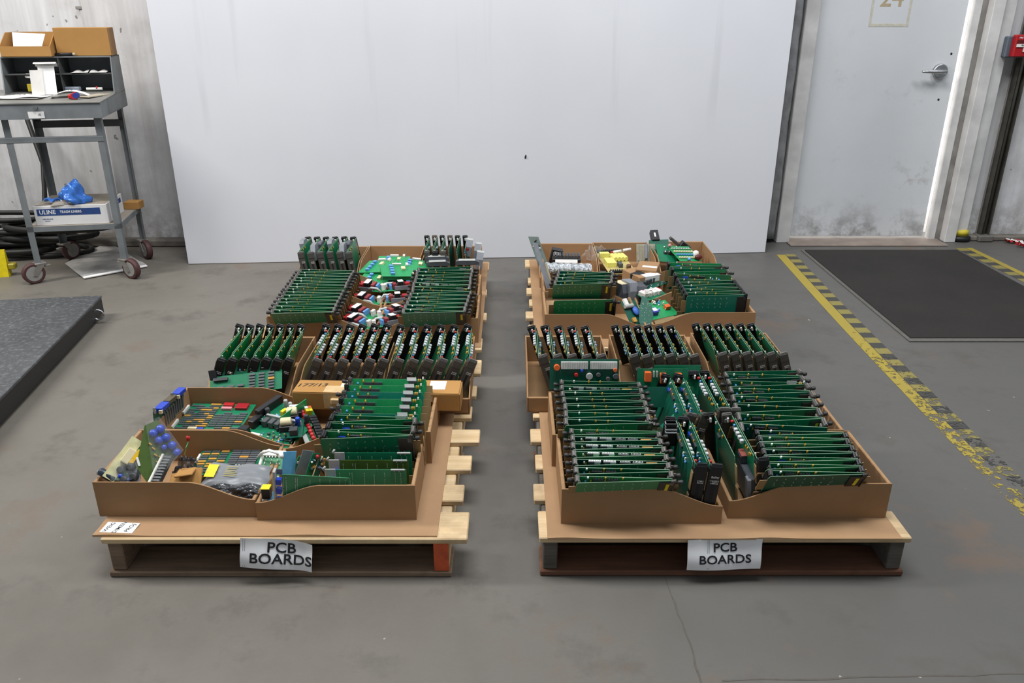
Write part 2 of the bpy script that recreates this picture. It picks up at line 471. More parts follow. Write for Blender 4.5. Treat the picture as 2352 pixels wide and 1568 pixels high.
# wrapped pipe beside the door
pm = MB(); pm.tube([(1.745, 5.36, 0.03)] + [(1.745 + R.uniform(-.003, .003), 5.36, z * .1) for z in range(1, 32)], [.046 + R.uniform(-.002, .002) for _ in range(32)], 16)
solo('wrapped_pipe', pm, mat('dented_metal_wrap', 'a3a4a6', .38, .55, var=.3, scale=9, bump=.5), 'dull metal wrapped vertical pipe between white backdrop panel and door frame', 'pipe')
# strut channel with conduit
st = thing('strut_channel', 'dark dusty vertical metal channel on wall past the door frame', 'channel', T(3.235, 5.40, 0))
part('back_plate', MB().box((-.03, .018, .02), (.03, .04, 3.1)), JAMBD, st)
fl = MB().box((-.03, -.03, .02), (-.024, .02, 3.1)).box((.024, -.03, .02), (.03, .02, 3.1))
part('channel_flange', fl, mat('dusty_dark_steel', '4a4841', .6, .3, var=.35, scale=12), st)
part('conduit', MB().tube([(0, -.002, .02), (0, -.002, 3.1)], .014, 10), mat('dull_steel', '77756e', .5, .5), st)
part('foot_bracket', MB().bbox((-.05, -.06, 0), (.05, .04, .045), .008), mat('grey_bracket', '625f5a', .7), st)
# fire alarm call point
fa = thing('fire_alarm_pull', 'red fire alarm pull station with white T-shaped handle on wall channel', 'fire alarm', T(3.16, 5.33, 1.262))
part('back_box', MB().bbox((-.085, .0, -.07), (.06, .045, .055), .006), mat('blue_grey_box', '5c6570', .5), fa)
part('red_housing', MB().bbox((-.06, -.045, -.065), (.075, .0, .065), .006), mat('alarm_red', 'a8141c', .4), fa)
part('dark_recess', MB().box((-.05, -.0462, .012), (.07, -.045, .034)), mat('recess_red', '5d0d13', .5), fa)
hb = MB().box((-.05, -.052, -.006), (.07, -.045, .012)).box((-.005, -.052, -.034), (.016, -.045, -.006))
part('pull_handle', hb, WHT, fa)
text('handle_lettering', 'PULL DOWN', .012, INK, fa, T(.012, -.0524, .003) @ RX(90))
text('housing_lettering', 'FIRE', .013, PAP, fa, T(-.03, -.0458, .047) @ RX(90))
# yellow-and-black wheel-like stop on the floor against the wall
wb = thing('wheel_stop', 'yellow topped black round stop on floor against wall behind the channel', 'wheel stop', T(3.08, 5.40, 0))
part('rubber_ring', MB().tube([(0, 0, .0), (0, 0, .01), (0, 0, .03), (0, 0, .038)], [.06, .07, .07, .055], 20), BLK, wb)
part('yellow_cap', MB().tube([(0, 0, .038), (0, 0, .05), (0, 0, .052), (0, 0, .075), (0, 0, .08)], [.05, .05, .053, .05, .03], 20), mat('safety_yellow', 'd2c03a', .5), wb)
# torn barrier tape
RW = NT('striped_barrier_tape')
w_ = RW.n('ShaderNodeTexWave'); w_.inputs['Scale'].default_value = 7; w_.bands_direction = 'DIAGONAL'; RW.l(RW.co(), w_.inputs[0])
RW.base(RW.ramp(w_.outputs[0], [(.48, lin('b5222b')), (.52, lin('e2dedb'))])); RW.rough(.45)
def bt(u, v):
    x = 3.37 + u * .25; y = 5.22 - u * .14
    return (x + .012 * math.sin(u * 25 + v * 3), y + (v - .5) * .05, .012 + .012 * math.sin(u * 19 + v * 4) + .012)
solo('barrier_tape', MB().grid(bt, 24, 3), RW.m, 'crumpled red and white barrier tape lying on floor at wall foot', 'barrier tape')
solo('barrier_tape', MB().grid(lambda u, v: (3.36 + u * .10, 5.33 + (v - .5) * .05 - .03 * u, .018 + .010 * math.sin(u * 21 + v * 4)), 12, 3), RW.m,
     'short scrap of red and white barrier tape touching the wall curb', 'barrier tape')

# floor tape and mat
def m_tape(worn):
    t = NT('worn_yellow_tape' if worn else 'checked_tape')
    n = t.noise(34, 6, .75); n2 = t.noise(5, 4, .6)
    sx = t.n('ShaderNodeSeparateXYZ'); t.l(t.co(), sx.inputs[0])
    if worn: c = t.mix(t.math('MULTIPLY', n2, .7), lin('a8932c'), lin('857944'))
    else:
        k = t.math('GREATER_THAN', t.math('FRACT', t.math('MULTIPLY', sx.outputs[1], 7.6), 0), .5)
        c = t.mix(k, lin('857a40'), lin('3c3b38'))
    t.base(c); t.rough(.6)
    w = t.ramp(sx.outputs[1], [(0.0, (.95,) * 3), (1.0, (0.42,) * 3)])
    mp = t.n('ShaderNodeMapRange'); mp.inputs[1].default_value = 2.3; mp.inputs[2].default_value = 4.2; mp.inputs[3].default_value = .53; mp.inputs[4].default_value = .36
    t.l(sx.outputs[1], mp.inputs[0])
    a = t.math('GREATER_THAN', t.math('ADD', t.math('MULTIPLY', n, .7), t.math('MULTIPLY', n2, .3)), mp.outputs[0])
    t.l(a, t.b.inputs['Alpha'])
    return t.m
MT1, MT2 = m_tape(True), m_tape(False)
ft = thing('floor_marking_tape', 'worn yellow floor line with checked edge running from door frame past the pallets', 'floor tape')
def fx(y): return 1.635 + (y - 2.2) * .037 + .012 * math.sin(y * 1.3)
part('yellow_line', ribbon([(fx(y) , y) for y in [2.0 + i * .16 for i in range(20)]], .055, 0.0004, .0014), MT1, ft)
part('checked_strip', ribbon([(fx(y) + .062, y) for y in [2.2 + i * .15 for i in range(20)]], .062, 0.0004, .0014), MT2, ft)
ft2 = thing('floor_marking_tape', 'yellow and black checked floor strip beyond the black mat', 'floor tape')
part('yellow_line', ribbon([(3.085 - (y - 4.3) * .045, y) for y in [4.2, 4.4, 4.7, 5.0, 5.2]], .045, 0.0004, .0014), MT1, ft2)
part('checked_strip', ribbon([(3.03 - (y - 4.3) * .045, y) for y in [4.2, 4.4, 4.7, 5.0, 5.2]], .07, 0.0004, .0014), MT2, ft2)
MATM = NT('entrance_mat_pile'); a_ = MATM.noise(260, 2); b_ = MATM.noise(2.4, 5, .65)
MATM.base(MATM.mix(MATM.math('MULTIPLY', a_, .5), MATM.ramp(b_, [(.35, lin('1d1a18')), (.7, lin('2a2522'))]), lin('221f1e'))); MATM.rough(.95); MATM.bump(a_, .6, .003)
em = thing('entrance_mat', 'large dark grey pile entrance mat on floor before the door', 'door mat')
part('pile', MB().bbox((1.925, 3.60, .0), (2.93, 5.13, .010), .003), MATM.m, em)
part('rubber_border', MB().bbox((1.905, 3.565, .0), (2.95, 3.60, .007), .003).bbox((1.905, 3.60, 0), (1.925, 5.14, .006), .002), mat('worn_rubber', '5d5a55', .7), em)

# white backdrop panel
pn = NT('white_painted_panel'); f_ = pn.noise(1.2, 4, .5); g_ = pn.noise(26, 3, .6)
c_ = pn.ramp(f_, [(.3, lin('d9dae0')), (.7, lin('e0e1e6'))])
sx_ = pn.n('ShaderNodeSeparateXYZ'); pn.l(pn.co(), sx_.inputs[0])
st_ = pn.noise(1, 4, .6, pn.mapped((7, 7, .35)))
c_ = pn.mix(pn.math('MULTIPLY', pn.ramp(st_, [(.62, BW0), (.75, (.22,) * 3)]), pn.ramp(sx_.outputs[2], [(.75, BW0), (1.0, BW1)])), c_, lin('a9aab0'))  # soft vertical streak shadows painted into the upper panel colour
c_ = pn.mix(pn.ramp(pn.noise(13, 3, .5), [(.78, BW0), (.8, (.5,) * 3)]), c_, lin('a4a2a4'))
pn.base(c_); pn.rough(.55)
a0, a1 = Vector((-2.02, 4.83, 0)), Vector((1.655, 5.09, 0))
PA = math.degrees(math.atan2(a1.y - a0.y, a1.x - a0.x)); PL = (a1 - a0).length
pb = thing('backdrop_panel', 'large plain white backdrop panel standing on floor behind the pallets', 'panel', T(*a0) @ RZ(PA))
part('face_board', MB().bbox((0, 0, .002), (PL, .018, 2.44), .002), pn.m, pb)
part('back_frame', MB().box((0.02, .018, .01), (.06, .055, 2.42)).box((PL - .06, .018, .01), (PL - .02, .055, 2.42)).box((.06, .018, .01), (PL - .06, .055, .06)).box((.06, .018, 1.2), (PL - .06, .055, 1.25)), WOOD, pb)
nick = AY(1020, 360, 4.98)
part('punched_nick', MB().tube([(2.105, .001, nick.z - .012), (2.108, -.0015, nick.z), (2.11, .001, nick.z + .012)], [.002, .006, .003], 8), INK, pb)

# diamond-plate floor scale
sm = NT('dusty_steel_plate'); n1 = sm.noise(4, 6, .7); n2 = sm.noise(46, 4, .65); br_ = sm.n('ShaderNodeTexVoronoi'); br_.inputs['Scale'].default_value = 38; sm.l(sm.co(), br_.inputs[0])
sm.base(sm.mix(sm.ramp(n2, [(.5, BW0), (.72, (.6,) * 3)]), sm.ramp(n1, [(.3, lin('3f4143')), (.7, lin('55575a'))]), lin('8a8a88'))); sm.rough(.5); sm.b.inputs['Metallic'].default_value = .25; sm.bump(br_.outputs[0], .35, .002)
E0, E1 = Vector((-2.12, 3.935, 0)), Vector((-1.945, 2.72, 0))
ang = math.degrees(math.atan2(E0.y - E1.y, E0.x - E1.x))
sc = thing('floor_scale', 'low dark steel plate floor scale at the photo edge beside the pallets', 'floor scale', T(*E0) @ RZ(ang - 90))
part('weighing_plate', MB().bbox((-1.4, -1.6, .095), (0, 0, .108), .002), sm.m, sc)
part('side_channel', MB().box((-.012, -1.6, .02), (-.002, -.005, .095)).box((-1.4, -.014, .02), (-.012, -.005, .095)), mat('black_steel', '1b1b1c', .5), sc)
for y in (-.12, -1.45): part('foot', MB().tube([(-.12, y, 0), (-.12, y, .03), (-.12, y, .095)], [.035, .035, .02], 14), BLK, sc)
part('lifting_ring', MB().tube([(.012 + .026 * math.cos(t * math.pi / 8), -.13, .048 + .026 * math.sin(t * math.pi / 8)) for t in range(17)], .005, 8), SIL, sc)

# ------------------------------------------------------------------ pallets, slip sheets
DZ = 0.130
def pallet(label, x0, x1, y0, y1, ends, stringer_mats, ends_l=None, front_overhang=0.0):
    t = thing('wooden_pallet', label, 'pallet', T(x0, y0, 0), 'wooden pallets under the boxes')
    W, L = x1 - x0, y1 - y0
    ys = [0, .185, .36, .535, .71, .885, L - .13]
    ws = [.13, .09, .09, .09, .09, .09, .13]
    for i, (y, w) in enumerate(zip(ys, ws)):
        e = ends[i]; el = (ends_l or [0] * 7)[i]
        part('deck_board', MB().bbox((-el, y, .112), (W + e, y + w, .130), .003), WOOD if i % 3 else WOOD, t)
    for i, x in enumerate((.012, W / 2 - .02, W - .052)):
        o = part('stringer', MB().bbox((x, .008, .018), (x + .04, L - .008, .112), .003), stringer_mats[i], t)
        if stringer_mats[i] is WOOD and i == 2 and 'scale-side sign' in label:
            q = part('painted_end', MB().bbox((x - .001, .002, .020), (x + .041, .0082, .112), .001), mat('orange_paint', 'c8552d', .7, var=.25, scale=30), o)
            q['label'] = 'orange painted stringer end'
    for y, w in ((0, .12), (L / 2 - .05, .10), (L - .12, .12)):
        part('bottom_board', MB().bbox((.004, y, 0), (W - .004, y + w, .018), .003), WOOD3 if 'tape' in label else WOOD2, t)
    return t
pallet('wooden pallet with orange stringer end, scale-side sign pallet', -1.135, -.165, 1.84, 3.06, [.042, .02, .035, .055, .02, .03, .04], [WOOD2, WOODG, WOOD])
pallet('wooden pallet with dark stringer ends, tape-side sign pallet', .075, 1.105, 1.845, 3.07, [0, -.01, 0, 0, -.01, 0, 0], [WOODG, WOODG, WOODG], [0, .01, .0, .012, .0, .008, .01])
pallet('wooden pallet near the white panel, scale-side rear pallet', -1.135, -.15, 3.17, 4.45, [.02, .01, .03, .0, .02, .01, .02], [WOOD2, WOODG, WOOD])
pallet('wooden pallet near the white panel, tape-side rear pallet', .085, 1.105, 3.19, 4.50, [0, 0, 0, 0, 0, 0, 0], [WOODG, WOODG, WOODG], [0, .01, .02, 0, .01, 0, .01])
def sheet(label, x0, x1, y0, y1, sag=0):
    def top(u, v):
        x = x0 + (x1 - x0) * u; y = y0 + (y1 - y0) * v
        return x, y, DZ + .0045 + (.004 * max(0, math.sin(u * 11 + 1)) ** 3 if v < .02 else 0)
    mb = MB(); mb.grid(top, 40, 30, False); mb.grid(lambda u, v: (x0 + (x1 - x0) * u, y0 + (y1 - y0) * v, DZ + .0004), 1, 1, False)
    mb.cur = 1
    mb.grid(lambda u, v: (x0 + (x1 - x0) * u, y0, DZ + .0004 + v * (top(u, 0)[2] - DZ - .0004)), 40, 1, False)
    for x in (x0, x1): mb.grid(lambda u, v: (x, y0 + (y1 - y0) * u, DZ + .0004 + v * .0041), 30, 1, False)
    mb.grid(lambda u, v: (x0 + (x1 - x0) * u, y1, DZ + .0004 + v * .0041), 4, 1, False)
    return solo('cardboard_sheet', mb, [KRAFT2, CORR], label, 'cardboard sheet', None, 'cardboard sheets lying on the pallets')
sheet('flat brown cardboard sheet lying on scale-side sign pallet', -1.158, -.207, 1.848, 3.05)
sheet('flat brown cardboard sheet lying on tape-side sign pallet', .098, 1.072, 1.835, 3.06)
sheet('flat brown cardboard sheet lying on scale-side rear pallet', -1.12, -.135, 3.19, 4.44)
sheet('flat brown cardboard sheet lying on tape-side rear pallet', .10, 1.095, 3.20, 4.49)
BZ = DZ + .0046     # where boxes stand
FZ = BZ + .004      # inside floor of a box

def bin_box(label, cx, cy, yaw, L=.452, W=.306, H=.114, low=.058, level=.60, mat_=KRAFT):
    """open bin box: long sides step down in a curve to a low front; local x runs from the high end (0) to the low front (L)"""
    t = thing('cardboard_bin_box', label, 'cardboard box', T(cx, cy, BZ) @ RZ(yaw) @ T(-L / 2, -W / 2, 0), 'open cardboard bin boxes')
    part('bottom_panel', MB().box((.002, .002, 0), (L - .002, W - .002, .0035)), mat_, t)
    prof = [(0, 0), (L, 0), (L, low)]
    n = 10
    for i in range(n + 1):
        u = i / n; x = L - .012 - (L * (1 - level) - .012) * u
        s_ = u * u * (3 - 2 * u) * .75 + u * .25
        prof.append((x, low + (H - low) * s_))
    prof.append((0, H))
    for y in (0, W - .004):
        part('side_panel', MB().prism([(a, b) for a, b in prof], y, y + .004, 'y'), mat_, t)
    e = MB().bbox((.0005, .004, .0035), (.011, W - .004, H), .002); part('end_panel', e, mat_, t)
    e = MB().bbox((L - .011, .004, .0035), (L - .0005, W - .004, low), .002); part('low_front', e, mat_, t)
    return t
# boxes: aisle = the bare gap between the two rows of pallets
for lab, cx, cy, yaw in (
        ('outer front bin box holding bagged parts, scale-side sign pallet', -.953, 2.091, -.4),
        ('aisle front bin box holding pale green boards, scale-side sign pallet', -.498, 2.075, 180.3),
        ('outer second bin box with flat chip boards, scale-side sign pallet', -.922, 2.398, -.2),
        ('aisle second bin box with upright green cards, scale-side sign pallet', -.482, 2.383, 180),
        ('aisle front bin box of black-plated cards, tape-side sign pallet', .364, 2.057, 0),
        ('outer front bin box with yellow-labelled front card, tape-side sign pallet', .839, 2.084, 180.3),
        ('aisle second bin box of dark green cards, tape-side sign pallet', .352, 2.365, 0),
        ('outer second bin box with knobbed cards, tape-side sign pallet', .824, 2.396, 180),
        ('outer front bin box with yellow-labelled green cards, scale-side rear pallet', -.832, 3.396, 0),
        ('aisle front bin box of green cards, scale-side rear pallet', -.372, 3.386, 180),
        ('outer second bin box of green cards, scale-side rear pallet', -.838, 3.705, 0),
        ('aisle second bin box of green cards, scale-side rear pallet', -.378, 3.694, 180),
        ('aisle front bin box holding a single green card, tape-side rear pallet', .368, 3.432, 0),
        ('outer front bin box of green cards, tape-side rear pallet', .842, 3.456, 180),
        ('aisle second bin box with grey modules, tape-side rear pallet', .372, 3.743, 0),
        ('outer second bin box with black-ended cards, tape-side rear pallet', .848, 3.767, 180)):
    bin_box(lab, cx, cy, yaw)
for lab, cx, cy in (
        ('outer rear bin box of green cards, scale-side sign pallet', -.952, 2.80),
        ('middle rear bin box behind numbered carton, scale-side sign pallet', -.622, 2.80),
        ('aisle rear bin box of black-plated cards, scale-side sign pallet', -.305, 2.80),
        ('aisle rear bin box of black-plated cards, tape-side sign pallet', .208, 2.81),
        ('middle rear bin box of black-plated cards, tape-side sign pallet', .549, 2.82),
        ('outer rear bin box of green cards, tape-side sign pallet', .886, 2.84),
        ('outer rear bin box of grey modules, scale-side rear pallet', -.955, 4.14),
        ('middle rear bin box piled with loose green boards, scale-side rear pallet', -.642, 4.15),
        ('aisle rear bin box of long grey modules, scale-side rear pallet', -.322, 4.15),
        ('aisle rear bin box holding foil bag, tape-side rear pallet', .298, 4.20),
        ('middle rear bin box with yellow board, tape-side rear pallet', .612, 4.22),
        ('outer rear bin box of assorted boards, tape-side rear pallet', .935, 4.24)):
    bin_box(lab, cx, cy, -90, L=.455, W=.308)

# ------------------------------------------------------------------ the plug-in circuit cards
CH, CX0, CX1 = .176, -.145, .142
def _m(fn, *ms):
    mb = MB(); fn(mb); return mb.mesh('card_piece', *ms)
M_BOARD = _m(lambda m: m.prism([(CX0, 0), (CX1 - .02, 0), (CX1 - .02, CH - .016), (CX1 - .024, CH - .004), (CX0, CH - .004)], -.0009, .0009), G1, mat('cut_board_edge', '67876b', .55))
for _i, _p in enumerate(M_BOARD.polygons): _p.material_index = 0 if _i < 2 else 1
M_EDGE = _m(lambda m: m.box((CX1 - .021, -.0010, .018), (CX1, .0010, .078)).box((CX1 - .021, -.0010, .094), (CX1, .0010, .150)), TAN)
M_BRACK = _m(lambda m: m.bbox((CX0, .0012, .004), (CX0 + .040, .0040, CH - .012), .001), BRK)
def yb(m, lo, hi, s, b=.001):
    """chamfered box given for the chip side, mirrored to the solder side when s is -1"""
    y0, y1 = sorted((lo[1] * s, hi[1] * s)); m.bbox((lo[0], y0, lo[2]), (hi[0], y1, hi[2]), b)
ENDS = {}
def end_pieces(depth, s):
    """end plate, latch, ejector knob, latch pin, slot and print for a plate of this depth on the chip side (s=1) or solder side (s=-1)"""
    k = (depth, s)
    if k not in ENDS:
        D = depth; c = -D * .45
        ENDS[k] = dict(
            plate=_m(lambda m: (yb(m, (CX0 - .004, -D, 0), (CX0, .0018, CH), s), yb(m, (CX0 - .004, -D, CH - .012), (CX0 + .010, .001, CH), s)), DGR),
            latch=_m(lambda m: (yb(m, (CX0 + .0005, -D * .95, CH - .030), (CX0 + .0048, -.0022, CH + .004), s, .001), yb(m, (CX0 + .004, -D * .80, CH - .028), (CX0 + .013, -D * .30, CH - .013), s, .002)), EJG),
            knob=_m(lambda m: m.tube([(CX0 - .004, c * s, CH - .016), (CX0 - .010, c * s, CH - .015), (CX0 - .012, c * s, CH - .014), (CX0 - .022, c * s, CH - .012), (CX0 - .024, c * s, CH - .012)], [.0035, .0035, .0068, .0068, .005], 10), KNB),
            pin=_m(lambda m: yb(m, (CX0 + .0100, c - .003, CH - .024), (CX0 + .0170, c + .003, CH - .009), s), WHT),
            slot=_m(lambda m: yb(m, (CX0 - .0046, -D * .62, .03), (CX0 - .0035, -D * .36, .115), s, .0002), INK),
            rib=_m(lambda m: yb(m, (CX0 - .0055, -D * .98, CH - .03), (CX0 - .0035, .001, CH - .002), s, .001), DGR),
            prnt=_m(lambda m: [m.box((CX0 - .0044, s * (-D * .8 + .0036 * q) - .001, CH - .052 - .006 * r), (CX0 - .004, s * (-D * .8 + .0036 * q) + R.uniform(.0004, .0014), CH - .049 - .006 * r)) for r in range(2) for q in range(5)], PAP))
    return ENDS[k]
M_SOLD = _m(lambda m: [m.cbox((x + R.uniform(-.003, .003), .0012, z + R.uniform(-.004, .004)), (.0011, .0007, .0042)) for x in [-.06 + .026 * i for i in range(7)] for z in (CH - .022, CH - .045, CH - .06) for _ in range(2)], SOLD)
M_TP = _m(lambda m: m.bbox((-.0025, -.006, 0), (.0025, -.001, .009), .001), WHT)
M_CAPG = _m(lambda m: m.tube([(0, -.004, 0), (0, -.004, .002), (0, -.004, .010), (0, -.004, .012)], [.001, .0026, .0026, .001], 8), GOLD)
M_CHIPV = _m(lambda m: (m.cbox((0, -.0045, 0), (.030, .0045, .0075)), setattr(m, 'cur', 1), [m.cbox((-.0125 + .0042 * i, -.0028, s_ * .0045), (.0014, .003, .0022)) for i in range(7) for s_ in (-1, 1)]), CHIP, PINS)
M_EPR = _m(lambda m: (m.cbox((0, -.0050, 0), (.036, .006, .015)), setattr(m, 'cur', 1), [m.cbox((-.0155 + .0031 * i, -.004, .0085), (.0012, .004, .002)) for i in range(11)]), CHIPG, PINS)
M_STK = _m(lambda m: m.box((-.008, -.0085, -.006), (.008, -.0081, .006)), PAP)
M_RN = _m(lambda m: m.bbox((-.016, -.006, -.004), (.016, -.001, .004), .001), AMB)
M_ELC = _m(lambda m: m.bbox((-.006, -.013, -.006), (.007, -.001, .006), .002), mat('grey_white_block', 'b9bcbd', .45))
M_BLD = _m(lambda m: m.bbox((-.012, -.007, -.0045), (.012, -.001, .0045), .001), BLUE)
M_BCAP = _m(lambda m: m.tube([(0, -.005, -.004), (0, -.005, -.002), (0, -.005, .003), (0, -.005, .004)], [.002, .0034, .0034, .002], 8), LBLU)
M_YLAB = _m(lambda m: m.box((CX0 + .012, .0041, CH - .062), (CX0 + .021, .0045, CH - .022)), YEL)
M_LED = _m(lambda m: m.bbox((-.005, -.011, -.004), (.005, -.001, .004), .002), RED)
M_COVER = _m(lambda m: m.prism([(-.045, -.06), (.05, -.06), (.05, .004), (.038, .016), (-.02, .016), (-.045, -.016)], -.026, -.0012, 'y'), GRY)
M_COVER2 = _m(lambda m: m.prism([(-.05, -.07), (.06, -.07), (.06, .006), (.05, .012), (-.01, .012), (-.05, -.026)], -.027, -.0012, 'y'), DGM)
M_WLAB = _m(lambda m: m.box((-.016, -.0014, -.006), (.016, -.0010, .006)), PAP)
M_RELAY = _m(lambda m: m.bbox((-.010, -.016, -.010), (.010, -.001, .010), .002), mat('brick_relay', 'b5482e', .4))
COMPS = {
 'std': [('chip', M_CHIPV, -.083, .025), ('chip', M_CHIPV, -.044, .025), ('capacitor', M_CAPG, -.103, .038), ('capacitor', M_CAPG, -.064, .034), ('capacitor', M_CAPG, -.064, .018), ('capacitor', M_CAPG, -.016, .018), ('test_point', M_TP, -.112, .018), ('blue_capacitor', M_BCAP, -.118, .032), ('chip', M_CHIPV, -.083, .038), ('resistor_network', M_RN, -.044, .038)],
 'eprom': [('chip', M_EPR, -.086, .020), ('chip', M_EPR, -.044, .020), ('paper_sticker', M_STK, -.078, .017), ('paper_sticker', M_STK, -.034, .017), ('paper_sticker', M_STK, -.050, .026), ('chip', M_CHIPV, .000, .019), ('chip', M_CHIPV, .036, .019), ('resistor_network', M_RN, .075, .019), ('test_point', M_TP, -.115, .026), ('capacitor', M_CAPG, -.110, .034)],
 'analog': [('dual_chip', M_BLD, -.092, .030), ('chip', M_CHIPV, -.052, .024), ('chip', M_CHIPV, -.016, .026), ('capacitor', M_CAPG, -.072, .028), ('capacitor', M_CAPG, -.034, .028), ('blue_capacitor', M_BCAP, .035, .034), ('blue_capacitor', M_BCAP, .065, .036), ('transistor', M_TP, .025, .034), ('transistor', M_TP, .054, .036), ('test_point', M_TP, -.100, .014)],
 'logic': [('chip', M_CHIPV, -.078, .028), ('chip', M_CHIPV, -.046, .028), ('capacitor', M_CAPG, -.096, .026), ('capacitor', M_CAPG, -.062, .026), ('chip', M_CHIPV, .075, .022), ('capacitor', M_CAPG, .095, .022), ('capacitor', M_CAPG, .101, .022), ('paper_sticker', M_WLAB, .07, .012), ('test_point', M_TP, .11, .012), ('blue_capacitor', M_BCAP, -.115, .028)],
 'white': [('white_block', M_ELC, -.060, .014), ('white_block', M_ELC, -.036, .014), ('white_block', M_ELC, -.012, .014), ('white_block', M_ELC, .012, .014), ('indicator_light', M_LED, -.108, .010), ('capacitor', M_CAPG, .045, .020), ('capacitor', M_CAPG, .065, .016), ('capacitor', M_CAPG, .085, .022), ('capacitor', M_CAPG, .100, .016), ('blue_capacitor', M_BCAP, -.085, .012)],
 'relay': [('relay', M_RELAY, -.095, .026), ('relay', M_RELAY, -.02, .026), ('relay', M_RELAY, .055, .026), ('white_capacitor', M_ELC, -.06, .02), ('capacitor', M_CAPG, .09, .02)],
 'plain': [('capacitor', M_CAPG, -.05, .018), ('capacitor', M_CAPG, -.012, .018), ('test_point', M_TP, -.10, .016), ('chip', M_CHIPV, -.07, .042)],
 'bare': [],
 'module': [('grey_cover', M_COVER, -.045, .0), ('red_mark', M_LED, -.10, .02), ('chip', M_CHIPV, .05, .03)],
 'module_light': [('grey_cover', M_COVER2, -.030, .0), ('red_mark', M_LED, -.10, .02), ('chip', M_CHIPV, .05, .03)],
}
PLATES = {'grey': (DGR, BRK, EJG), 'black': (BLK, mat('black_bracket', '24211f', .5), mat('black_latch', '2f2f31', .4)), 'brown': (mat('brown_plate', '574a40', .55), BRK, EJG)}
def card(kind, M, label, group, board=G1, plate='grey', depth=.022, side=1, extras=(), solder=True, knob=True, printed=False, cat='circuit card', name='circuit_card'):
    t = thing(name, label, cat, M, group)
    pm_, bm_, em_ = PLATES[plate]
    E = end_pieces(depth, side)
    def put(nm, me, m=None, X=None, par=None):
        o = link(nm, me, par or t, X)
        if m is not None: o.material_slots[0].link = 'OBJECT'; o.material_slots[0].material = m
        return o
    put('circuit_board', M_BOARD, board); put('edge_connector', M_EDGE)
    fp = put('face_plate', E['plate'], pm_)
    put('side_bracket', M_BRACK, bm_)
    lt = put('latch', E['latch'], em_)
    if knob: put('ejector_knob', E['knob'])
    if printed == 'near':
        put('indicator_slot', E['slot'], None, None, fp); put('printed_text', E['prnt'], None, None, fp); put('plate_head', E['rib'], pm_, None, fp)
    elif printed: put('latch_pin', E['pin'], None, None, lt)
    if solder: put('solder_points', M_SOLD)
    for nm, me, x, dz in COMPS[kind]: put(nm, me, None, T(x, 0, CH - dz + (0 if printed else .008)))
    if 'yellow' in extras: put('warning_label', M_YLAB)['label'] = 'yellow warning label'
    return t

def row_y(py, z):
    return AZ(1176, py, z).y
def stack(place, group, rows, lean, first='R', boards=(G1,), kinds=('std',), plates=('grey',), extras_first=(), desc='green circuit card', depth=None, xlim=(-9, 9), alternate=True):
    """a file of leaning cards set alternately plate-right (solder side out) and plate-left (chip side out).
    rows: (photo row, centre column) of the foremost and rearmost top edges, and the count"""
    (py0, xc0), (py1, xc1), n = rows
    d = first
    H = CH - .004
    dp = depth or .022
    for _ in range(2):
      seat = [(dp if a > 0 else .006) * abs(math.sin(D2R(a))) + .0012 for a in lean]
      z0, z1 = FZ + seat[0] + H * math.cos(D2R(lean[0])), FZ + seat[1] + H * math.cos(D2R(lean[1]))
      y0, y1 = row_y(py0, z0), row_y(py1, z1)
      b0, b1 = y0 + H * math.sin(D2R(lean[0])), y1 + H * math.sin(D2R(lean[1]))
      p = min(y1 - y0, b1 - b0) * math.cos(D2R((lean[0] + lean[1]) / 2)) / (n - 1) * 2
      if depth is None: dp = max(.010, min(.030, round(p - .0105, 3)))
    depth = dp
    off = max(0, min(.0085, (p / 2 - .0066) / 2))
    yaw = math.degrees(math.asin(off / .145))
    for i in range(n):
        u = i / max(1, n - 1)
        a = lean[0] + (lean[1] - lean[0]) * u
        yb_ = b0 + (b1 - b0) * u
        xc = XOF(xc0, y0, z0) + (XOF(xc1, y1, z1) - XOF(xc0, y0, z0)) * u
        xc = min(xlim[1] - .159, max(xlim[0] + .159, xc))
        r = d == 'R'
        # plate-left cards sit a little further back at their left end, plate-right cards at their right end
        M = T(xc + (-.013 if r else .013) + R.uniform(-.002, .002), yb_, FZ + (dp if a > 0 else .006) * abs(math.sin(D2R(a))) + .0012) @ RX(a) @ RZ((yaw if r else -yaw) + (180 if r else 0))
        k = kinds[(i // 2) % len(kinds)] if len(kinds) < 9 else kinds[i % len(kinds)]
        card('bare' if r else k, M, f'{nth(i)} {desc} from the front, {place}', group, boards[i % len(boards)], plates[i % len(plates)], .006 if i == 0 and r else depth, -1 if r else 1,
             extras_first if i == 0 else (('yellow',) if R.random() < .12 and r else ()), solder=r, knob=plates[i % len(plates)] != 'black')
        if alternate: d = 'L' if r else 'R'
P_LF, P_RF, P_LB, P_RB = 'scale-side sign pallet', 'tape-side sign pallet', 'scale-side rear pallet', 'tape-side rear pallet'
# tape-side sign pallet, aisle column
stack('aisle front box, ' + P_RF, 'dark green cards in aisle front box', ((1106, 1415), (988, 1410), 14), (34, 18), 'R', (G3, G3, G2, G1, G2, G2), ('std', 'std', 'eprom', 'eprom', 'eprom', 'eprom', 'std'), ('grey',), ('yellow',), xlim=(0.149, 9))
stack('aisle second box, ' + P_RF, 'dark green cards in aisle second box', ((974, 1392), (876, 1368), 14), (25, 5), 'R', (G1, G2, G6, G1, G2, G1, G2, G2), ('plain', 'plain', 'plain', 'plain', 'plain', 'eprom'), xlim=(0.137, 9))
